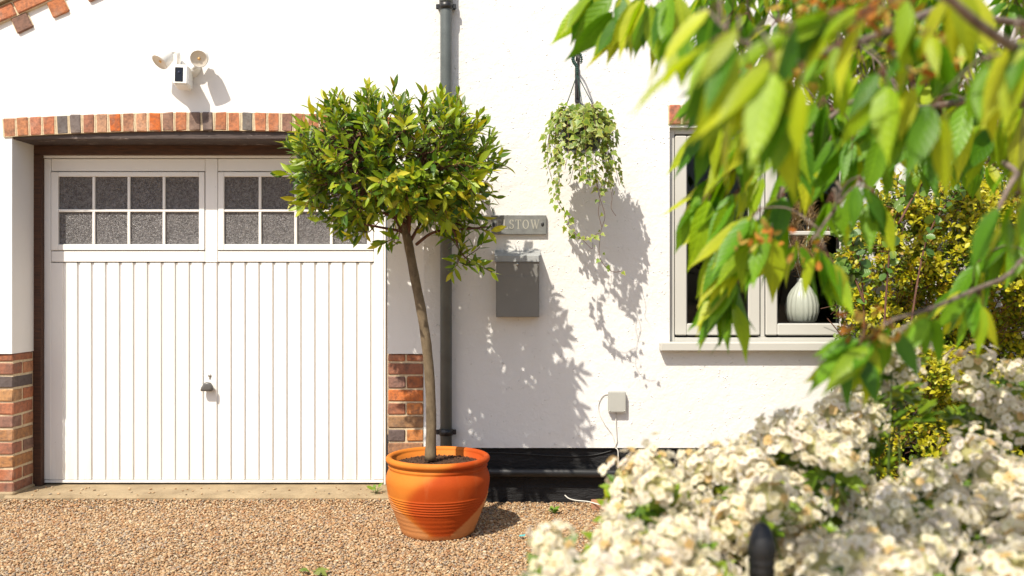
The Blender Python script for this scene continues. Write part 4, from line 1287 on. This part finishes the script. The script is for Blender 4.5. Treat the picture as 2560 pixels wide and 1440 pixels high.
GP, GD, GN, GLn = [], [], [], []
for p, ax in zip(SHP, SHD):
    b = np.array([.75 + rng.normal(0, .12), -3.2 + rng.normal(0, .12), 0])
    tube(stm, smooth_path([b, b * .4 + p * .6 + np.array([0, 0, -.12]), p], 8), np.linspace(.005, .0018, 8), 5, cap=False, col=(.10, .15, .03))
    for i in range(16):
        a = i * 2.4; t = rng.uniform(0, 1); c = p - ax * (.01 + .14 * t)
        u = unit(np.cross(ax, (0.3, .2, 1))); w = np.cross(ax, u); rd = u * math.cos(a) + w * math.sin(a)
        for k in (-.6, 0, .6):
            GP.append(c + rd * .012); GD.append(unit(rd + ax * .25 + k * np.cross(ax, rd) + rng.normal(0, .12, 3))); GN.append(unit(ax + np.array([-.2, -.2, .4]) + rng.normal(0, .25, 3))); GLn.append(rng.uniform(.035, .062))
# the leafy body below
for k in range(1500):
    p = np.array([rng.uniform(.1, 1.75), -3.2 + rng.uniform(-.5, .45), rng.uniform(.1, .9)])
    dd = p[1] + DW; qx, qy = 1280 + p[0] * F / dd, YH - (p[2] - H) * F / dd
    if qy < np.interp(qx, TOPX, TOPY) + 130 or (qx < 1420): continue
    if p[1] < -3.45 and p[2] > .72: continue
    GP.append(p); GD.append(rnd_dir(1)[0] + np.array([0, -.3, .2])); GN.append(unit(np.array([-.3, -.5, .7]) + rng.normal(0, .4, 3))); GLn.append(rng.uniform(.045, .065))
n = len(GP); GLn = np.array(GLn)
put_leaves(fol, sleaf, GP, GD, GN, GLn, GLn * .42, rng.normal(.1, .1, n), pick([(.12, .22, .014), (.20, .30, .016), (.07, .15, .012), (.33, .35, .02)], n, [.35, .3, .2, .15]))
part(fol, "foliage", M_SHRUB, fs_); part(stm, "stems", M_SHRUB, fs_)

# ------------------------------------------------------------------ iron post with bullet finial
id_ = 1.6; ip = W(1904, 1305, id_)
post = empty("iron_post", "black iron post with bullet shaped finial standing among the blossom", "post", (ip[0], ip[1], 0))
m = MB(); rr = .0252
lathe(m, [(.0, 0), (.006, -.001), (.012, -.006), (.018, -.016), (.0225, -.030), (.0248, -.046), (.0245, -.058), (.0225, -.064), (.0235, -.068), (.0235, -.074), (.0215, -.078), (.0225, -.082), (.0225, -.10), (.0, -.10)], 28, *ip)
part(m, "finial", M_IRON, post)
m = MB(); tube(m, [(ip[0], ip[1], ip[2] - .10), (ip[0], ip[1], 0)], .0205, 20)
part(m, "shaft", M_IRON, post)

# ------------------------------------------------------------------ cherry tree reaching in from the right
ch = empty("cherry_tree", "cherry tree branches with drooping pointed green leaves hanging across the foreground", "tree", (1.9, -3.2, 0))
limb = MB()
def L_(pts, r0, r1, n=26):
    q = smooth_path([W(*p) for p in pts], n)
    r = np.linspace(r0, r1, n) * (1 + rng.normal(0, .05, n))
    tube(limb, q, r, 9); return q
trunk = MB(); tq = smooth_path([(1.95, -3.2, 0), (1.92, -3.22, .8), (1.98, -3.25, 1.6), (2.0, -3.3, 2.6)], 24)
tube(trunk, tq, np.linspace(.085, .045, 24), 14)
fork = tq[13]
def PX_(p):   # point -> pixel triple
    d = p[1] + DW; return (1280 + p[0] * F / d, YH - (p[2] - H) * F / d, d)
f0 = PX_(tq[13]); f1 = PX_(tq[17]); f2 = PX_(tq[10])
LIMBS = [
    L_([f0, (2750, 290, 2.25), (2560, 318, 2.35), (2440, 338, 2.4), (2310, 345, 2.4), (2160, 350, 2.35), (2050, 380, 2.2), (1960, 470, 1.98), (1940, 520, 1.94), (1930, 585, 1.9)], .016, .0035),
    L_([f1, (2700, 180, 1.5), (2560, 130, 1.15), (2440, 55, 1.05), (2330, -40, 1.0), (2200, -110, 1.0)], .009, .004),
    L_([f1, (2600, 60, 1.7), (2380, 20, 1.5), (2230, 75, 1.35), (2120, 112, 1.3), (1980, 150, 1.2), (1880, 120, 1.15), (1800, 60, 1.15)], .008, .0022),
    L_([f1, (2500, -160, 1.9), (2100, -170, 2.0), (1800, -130, 2.05), (1640, -90, 2.08), (1520, -60, 2.08)], .012, .0025),
    L_([f0, (2620, 250, 2.1), (2480, 240, 2.0), (2300, 270, 1.95), (2150, 250, 1.9), (2080, 290, 1.88), (2010, 350, 1.85), (1900, 400, 1.9), (1830, 410, 1.9)], .010, .0025),
    L_([f2, (2700, 640, 1.9), (2500, 700, 1.7), (2330, 770, 1.55), (2230, 800, 1.5), (2190, 830, 1.5)], .0055, .002),
    L_([f0, (2600, 420, 1.9), (2540, 440, 1.75), (2480, 560, 1.7), (2450, 640, 1.8)], .008, .0025),
    L_([(2050, 380, 2.2), (2100, 480, 1.85), (2060, 560, 1.75), (2030, 600, 1.7)], .005, .0022, 14),
    L_([(1940, 520, 1.94), (1925, 600, 1.98), (1900, 650, 2.02), (1885, 690, 2.03)], .004, .002, 14),
    L_([(2160, 350, 2.35), (2230, 400, 2.5), (2300, 385, 2.6), (2400, 380, 2.7), (2470, 405, 2.8)], .006, .002, 16),
]
allL = np.concatenate(LIMBS)
cl = leaf_shape([(0, .02), (.06, .20), (.2, .42), (.38, .5), (.56, .44), (.72, .28), (.84, .13), (.93, .05), (1, .008)], .30, .10)
CP, CD, CN, CL_, CW, CCu, CCol = [], [], [], [], [], [], []
pet = MB()
def cluster(px, py, d, n, ln=.12, hang=(-.45, 0, -.9), spread=.45, young=.4, conn=True):
    if d < 1.14: d *= 1.12; ln *= .92
    elif d < 1.38: d *= 1.58; ln *= 1.22
    elif d < 1.65 and py < 750: d *= 1.27; ln *= 1.22
    p = W(px, py, d)
    if conn:
        h = allL[np.argmin(((allL - p) ** 2).sum(1))]
        if np.linalg.norm(h - p) > .015: tube(limb, smooth_path([h, (h + p) / 2 + np.array([0, 0, .02]), p], 8), np.linspace(.0026, .0014, 8), 5)
    for i in range(n):
        a = i * 2.4 + rng.uniform(-.5, .5)
        dv = unit(np.array(hang) + spread * np.array([math.cos(a), math.sin(a) * .9, rng.uniform(-.3, .5)]) + rng.normal(0, .12, 3))
        pet_end = p + dv * rng.uniform(.015, .03) + rng.normal(0, .006, 3)
        tube(pet, [p, pet_end], [.0012, .0009], 4, cap=False)
        L = ln * rng.uniform(.66, 1.02)
        CP.append(pet_end); CD.append(dv); CL_.append(L); CW.append(L * rng.uniform(.27, .36))
        CN.append(unit(np.array([-.35, -.55, .55]) + rng.normal(0, .42, 3) + .25 * np.array([math.cos(a), math.sin(a), 0])))
        CCu.append(rng.normal(.16, .16))
        c = np.array([(.25, .32, .010), (.33, .37, .022), (.19, .30, .008)][rng.integers(3)]) if rng.random() < young + .06 else np.array([(.075, .185, .006), (.115, .24, .008), (.05, .14, .006)][rng.integers(3)])
        CCol.append(c * rng.uniform(1.1, 1.5))
DL = (-.42, 0, -.9)
for a in [
    # drooping tips across the top left of the crown
    (1495, -35, 1.34, 6, .12, (-.5, 0, -.8), .36, .75), (1560, 25, 1.30, 6, .13, (-.5, 0, -.9), .26, .7), (1550, -20, 1.30, 6, .12, (-.35, 0, -.9), .34, .4), (1610, -20, 1.34, 7, .12, DL, .3, .4), (1655, -10, 1.36, 6, .12, (-.15, 0, -1), .3, .3), (1690, 20, 1.36, 5, .12, (-.4, 0, -.9), .3, .5),
    (1690, -40, 1.4, 5, .12, (-.05, 0, -1), .35, .3), (1800, 0, 1.05, 6, .125, (-.45, 0, -.9), .32, .6), (1815, 80, 1.0, 5, .13, (-.5, 0, -.85), .3, .7),
    (1850, 70, .92, 6, .13, (-.45, 0, -.9), .28, .8), (1880, 180, .95, 5, .13, (-.40, 0, -.92), .28, .7), (1930, 120, .9, 6, .13, DL, .3, .5), (1985, 60, .95, 6, .13, DL, .35, .5),
    (1960, 240, .98, 5, .13, (-.35, 0, -.95), .28, .55), (2010, 170, .95, 5, .13, (-.4, 0, -.9), .3, .4), (1900, 300, 1.15, 5, .125, DL, .35, .6),
    (1810, 200, 1.55, 5, .12, (-.55, 0, -.75), .35, .4), (1810, 300, 1.5, 6, .125, (-.4, 0, -.9), .35, .6), (1860, 330, 1.5, 5, .12, (-.2, 0, -1), .35, .3),
    # left fringe over the window
    (1790, 440, 1.55, 5, .12, (-.55, 0, -.8), .30, .6), (1810, 520, 1.52, 6, .12, (-.5, 0, -.85), .3, .5), (1840, 590, 1.5, 6, .12, (-.5, 0, -.85), .3, .5), (1960, 480, 1.5, 6, .12, (-.3, 0, -.95), .35, .3), (1840, 415, 1.5, 7, .125, (-.62, 0, -.72), .32, .65), (1850, 470, 1.48, 7, .125, (-.55, 0, -.8), .3, .65), (1900, 430, 1.35, 6, .13, DL, .32, .5), (1900, 520, 1.4, 6, .13, (-.5, 0, -.85), .32, .6),
    (1930, 580, 1.45, 6, .13, (-.5, 0, -.85), .36, .45), (1985, 590, 1.6, 6, .10, (-.4, 0, -.9), .4, .25), (2030, 350, 1.25, 4, .13, (-.1, 0, -1), .25, .2), (2010, 380, 1.3, 4, .125, (-.2, 0, -1), .3, .2),
    (1850, 690, 1.6, 10, .12, (-.55, 0, -.8), .45, .25), (1830, 735, 1.6, 7, .115, (-.3, 0, -.95), .45, .2), (1880, 560, 1.5, 7, .125, (-.5, 0, -.85), .3, .4), (1780, 470, 1.5, 5, .12, (-.35, 0, -.95), .3, .5), (2045, 600, 1.7, 6, .10, (.12, 0, -1), .40, .4), (2065, 630, 1.7, 4, .11, (.3, 0, -.95), .35, .4),
    (2080, 480, 1.8, 5, .11, (.1, 0, -1), .5, .2), (2150, 440, 1.7, 6, .11, (.1, 0, -1), .45, .25), (2180, 470, 1.75, 5, .11, (.05, 0, -1), .4, .3),
    # low cluster and the right edge
    (2185, 835, 1.5, 10, .115, (-.62, 0, -.62), .50, .2), (2150, 850, 1.5, 6, .11, (-.35, 0, -.85), .5, .25), (2230, 800, 1.5, 4, .09, (.1, 0, -1), .6, .3), (2330, 765, 1.55, 5, .10, (-.3, 0, -.95), .5, .25), (2450, 715, 1.66, 6, .11, (-.4, 0, -.9), .45, .25),
    (2300, 395, 2.6, 6, .115, (-.15, 0, -1), .45, .25), (2400, 385, 2.7, 7, .115, (-.1, 0, -1), .5, .35), (2460, 400, 2.8, 6, .115, (.1, 0, -1), .5, .35), (2360, 360, 2.6, 5, .11, (.2, 0, -1), .5, .3),
    (2460, 640, 1.22, 6, .12, (-.4, 0, -.9), .4, .25), (2500, 560, 1.25, 5, .125, (-.35, 0, -.9), .35, .35), (2430, 715, 1.5, 5, .11, (-.45, 0, -.8), .45, .2), (2550, 470, 1.1, 5, .13, (-.35, 0, -.9), .3, .4),
    (2570, 560, 1.2, 5, .13, (-.4, 0, -.9), .35, .3), (2600, 350, 1.15, 5, .13, (-.3, 0, -.95), .35, .5), (2560, 250, 1.15, 4, .13, (-.15, 0, -1), .3, .6), (2470, 130, 1.1, 5, .125, (0, 0, -1), .28, .45),
    (2520, 150, 1.15, 4, .12, (-.2, 0, -1), .3, .5), (2390, -60, 1.1, 4, .13, (-.05, 0, -1), .22, .9), (2265, -40, 1.05, 3, .115, (.0, 0, -1), .2, .25), (2560, 60, 1.0, 5, .12, (-.2, 0, -1), .4, .5),
    (2190, 20, 1.0, 5, .125, (-.7, 0, -.5), .35, .35), (2110, 20, 1.0, 5, .12, (-.7, 0, -.5), .35, .3), (2210, 160, 1.1, 5, .125, DL, .35, .35), (2290, 190, 1.1, 5, .125, DL, .35, .5), (2350, 240, 1.1, 5, .125, (-.5, 0, -.85), .35, .35),
    (2420, 250, 1.15, 4, .125, (-.45, 0, -.9), .35, .4), (2240, 230, 1.2, 5, .12, (-.3, 0, -.95), .35, .4)]:
    cluster(*a)
k = 0
while k < 240:
    px, py = rng.uniform(1740, 2640), rng.uniform(-140, 350)
    if py > 180 + (px - 1800) * .35 and px < 2000: continue
    if 2400 < px < 2520 and py < 60: continue
    cluster(px, py, rng.uniform(2.0, 2.9), 7, rng.uniform(.09, .12), (rng.normal(-.25, .3), rng.normal(0, .3), -.9), .5, .3); k += 1
for a in [(1620, -20, 1.5, 5, .11, DL, .35, .5), (1720, 60, 1.1, 6, .10, (-.3, 0, -.95), .3, .5), (1830, 160, 1.1, 7, .105, DL, .3, .5), (1900, 230, 1.12, 6, .105, DL, .32, .4), (1980, 300, 1.4, 6, .12, DL, .35, .4), (2060, 240, 1.4, 6, .12, DL, .35, .3), (2130, 330, 1.5, 6, .12, DL, .4, .3), (2220, 320, 1.5, 6, .12, DL, .4, .3), (2320, 300, 1.5, 6, .12, DL, .4, .35), (2100, 100, 1.12, 6, .11, DL, .4, .4), (2330, 60, 1.12, 6, .11, DL, .4, .4), (2480, 300, 1.5, 6, .12, DL, .4, .3), (2440, 60, 1.5, 5, .11, DL, .4, .4)]:
    cluster(*a)
n = len(CP)
cro = MB()
put_leaves(cro, cl, CP, CD, CN, CL_, CW, CCu, np.array(CCol))
part(trunk, "trunk", M_CHERRYBARK, ch); part(limb, "branches", M_CHERRYBARK, ch); part(cro, "crown", M_CHERRY, ch); part(pet, "leaf_stalks", M_TWIG, ch)
dry = MB(); P, Dd = [], []
for (px, py, d, n) in ((2010, 30, 1.3, 30), (2160, 30, 1.25, 50), (2230, 10, 1.25, 30), (1975, 170, 1.3, 30), (2060, 140, 1.3, 30), (2300, 90, 1.35, 40), (2330, 150, 1.35, 30), (2190, 815, 1.5, 36), (1930, 600, 1.6, 16), (2100, 415, 2.3, 16), (2440, 360, 2.4, 20), (2030, 640, 1.7, 10), (1865, 200, 1.6, 14)):
    c = W(px, py, d); P.append(c + rng.normal(0, .017, (n, 3)) * np.array([1.3, 1, .8])); Dd.append(rnd_dir(n) + np.array([0, 0, -.4]))
P = np.concatenate(P); Dd = np.concatenate(Dd); n = len(P)
put_leaves(dry, petal, P, Dd, rnd_dir(n), rng.uniform(.012, .026, n), rng.uniform(.006, .013, n), rng.normal(.2, .3, n), pick([(.48, .20, .035), (.40, .13, .03), (.52, .34, .08), (.45, .40, .10)], n))
part(dry, "withered_blossom", M_DRY, ch)

# ------------------------------------------------------------------ small plants on the gravel
def weed(x, y, n, ln, label, shape, z=0.004, lie=False, cat="weed", col=None, name="weed"):
    mb = MB(); P, D = [], []
    for i in range(n):
        a = i * 2.4 + rng.uniform(-.4, .4); r = rng.uniform(0, ln * .5)
        P.append((x + r * math.cos(a), y + r * math.sin(a) * .7, z + rng.uniform(0, ln * (.1 if lie else .7)))); D.append((math.cos(a), math.sin(a), rng.uniform(.0, .25) if lie else rng.uniform(.2, 1.1)))
    L = rng.uniform(.6, 1.1, n) * ln
    put_leaves(mb, shape, P, D, np.tile((-.1, -.3, 1.0), (n, 1)) + rng.normal(0, .25, (n, 3)), L, L * .55, rng.normal(.15, .1, n), pick(col or [(.13, .25, .03), (.20, .30, .04)], n))
    if not lie:
        for p in P[:n]: tube(mb, [(x, y, 0), p], .0012, 4, cap=False, col=(.15, .2, .04))
    return tag(mb.build(name, M_SHRUB), label, cat)
def gxy(px, py):
    d = H * F / (py - YH); return (px - 1280) * d / F, d - DW
weed((940 - 1280) / 424, .06, 9, .045, "little green weed on the concrete threshold beside the garage door corner", rleaf, .05)
x, y = gxy(1385, 1285); weed(x, y, 26, .03, "low bright green weed on the gravel at the foot of the plinth", rleaf)
x, y = gxy(785, 1438); weed(x, y, 7, .062, "fallen sprig of green bay leaves lying on the gravel", bay, .012, True, "leaves", [(.10, .20, .035), (.20, .24, .05)], "fallen_sprig")
x, y = gxy(55, 1262); weed(x, y, 8, .015, "tiny moss green weed in the gravel by the brick pier", rleaf)
x, y = gxy(800, 1262); weed(x, y, 8, .022, "small weed at the edge of the threshold left of the terracotta pot", rleaf)
x, y = gxy(1305, 1347)
mb = MB(); mb.add([(x - .016, y - .01, .016), (x + .014, y - .012, .018), (x + .018, y + .012, .020), (x - .012, y + .010, .017), (x - .016, y - .01, .0145), (x + .014, y - .012, .0165), (x + .018, y + .012, .0185), (x - .012, y + .010, .0155)],
                  np.array([[0, 1, 2, 3], [7, 6, 5, 4], [0, 4, 5, 1], [1, 5, 6, 2], [2, 6, 7, 3], [3, 7, 4, 0]]))
tag(mb.build("plastic_scrap", plain("turquoise_plastic", (.12, .42, .42), .5)), "scrap of turquoise plastic on the gravel right of the terracotta pot", "litter")
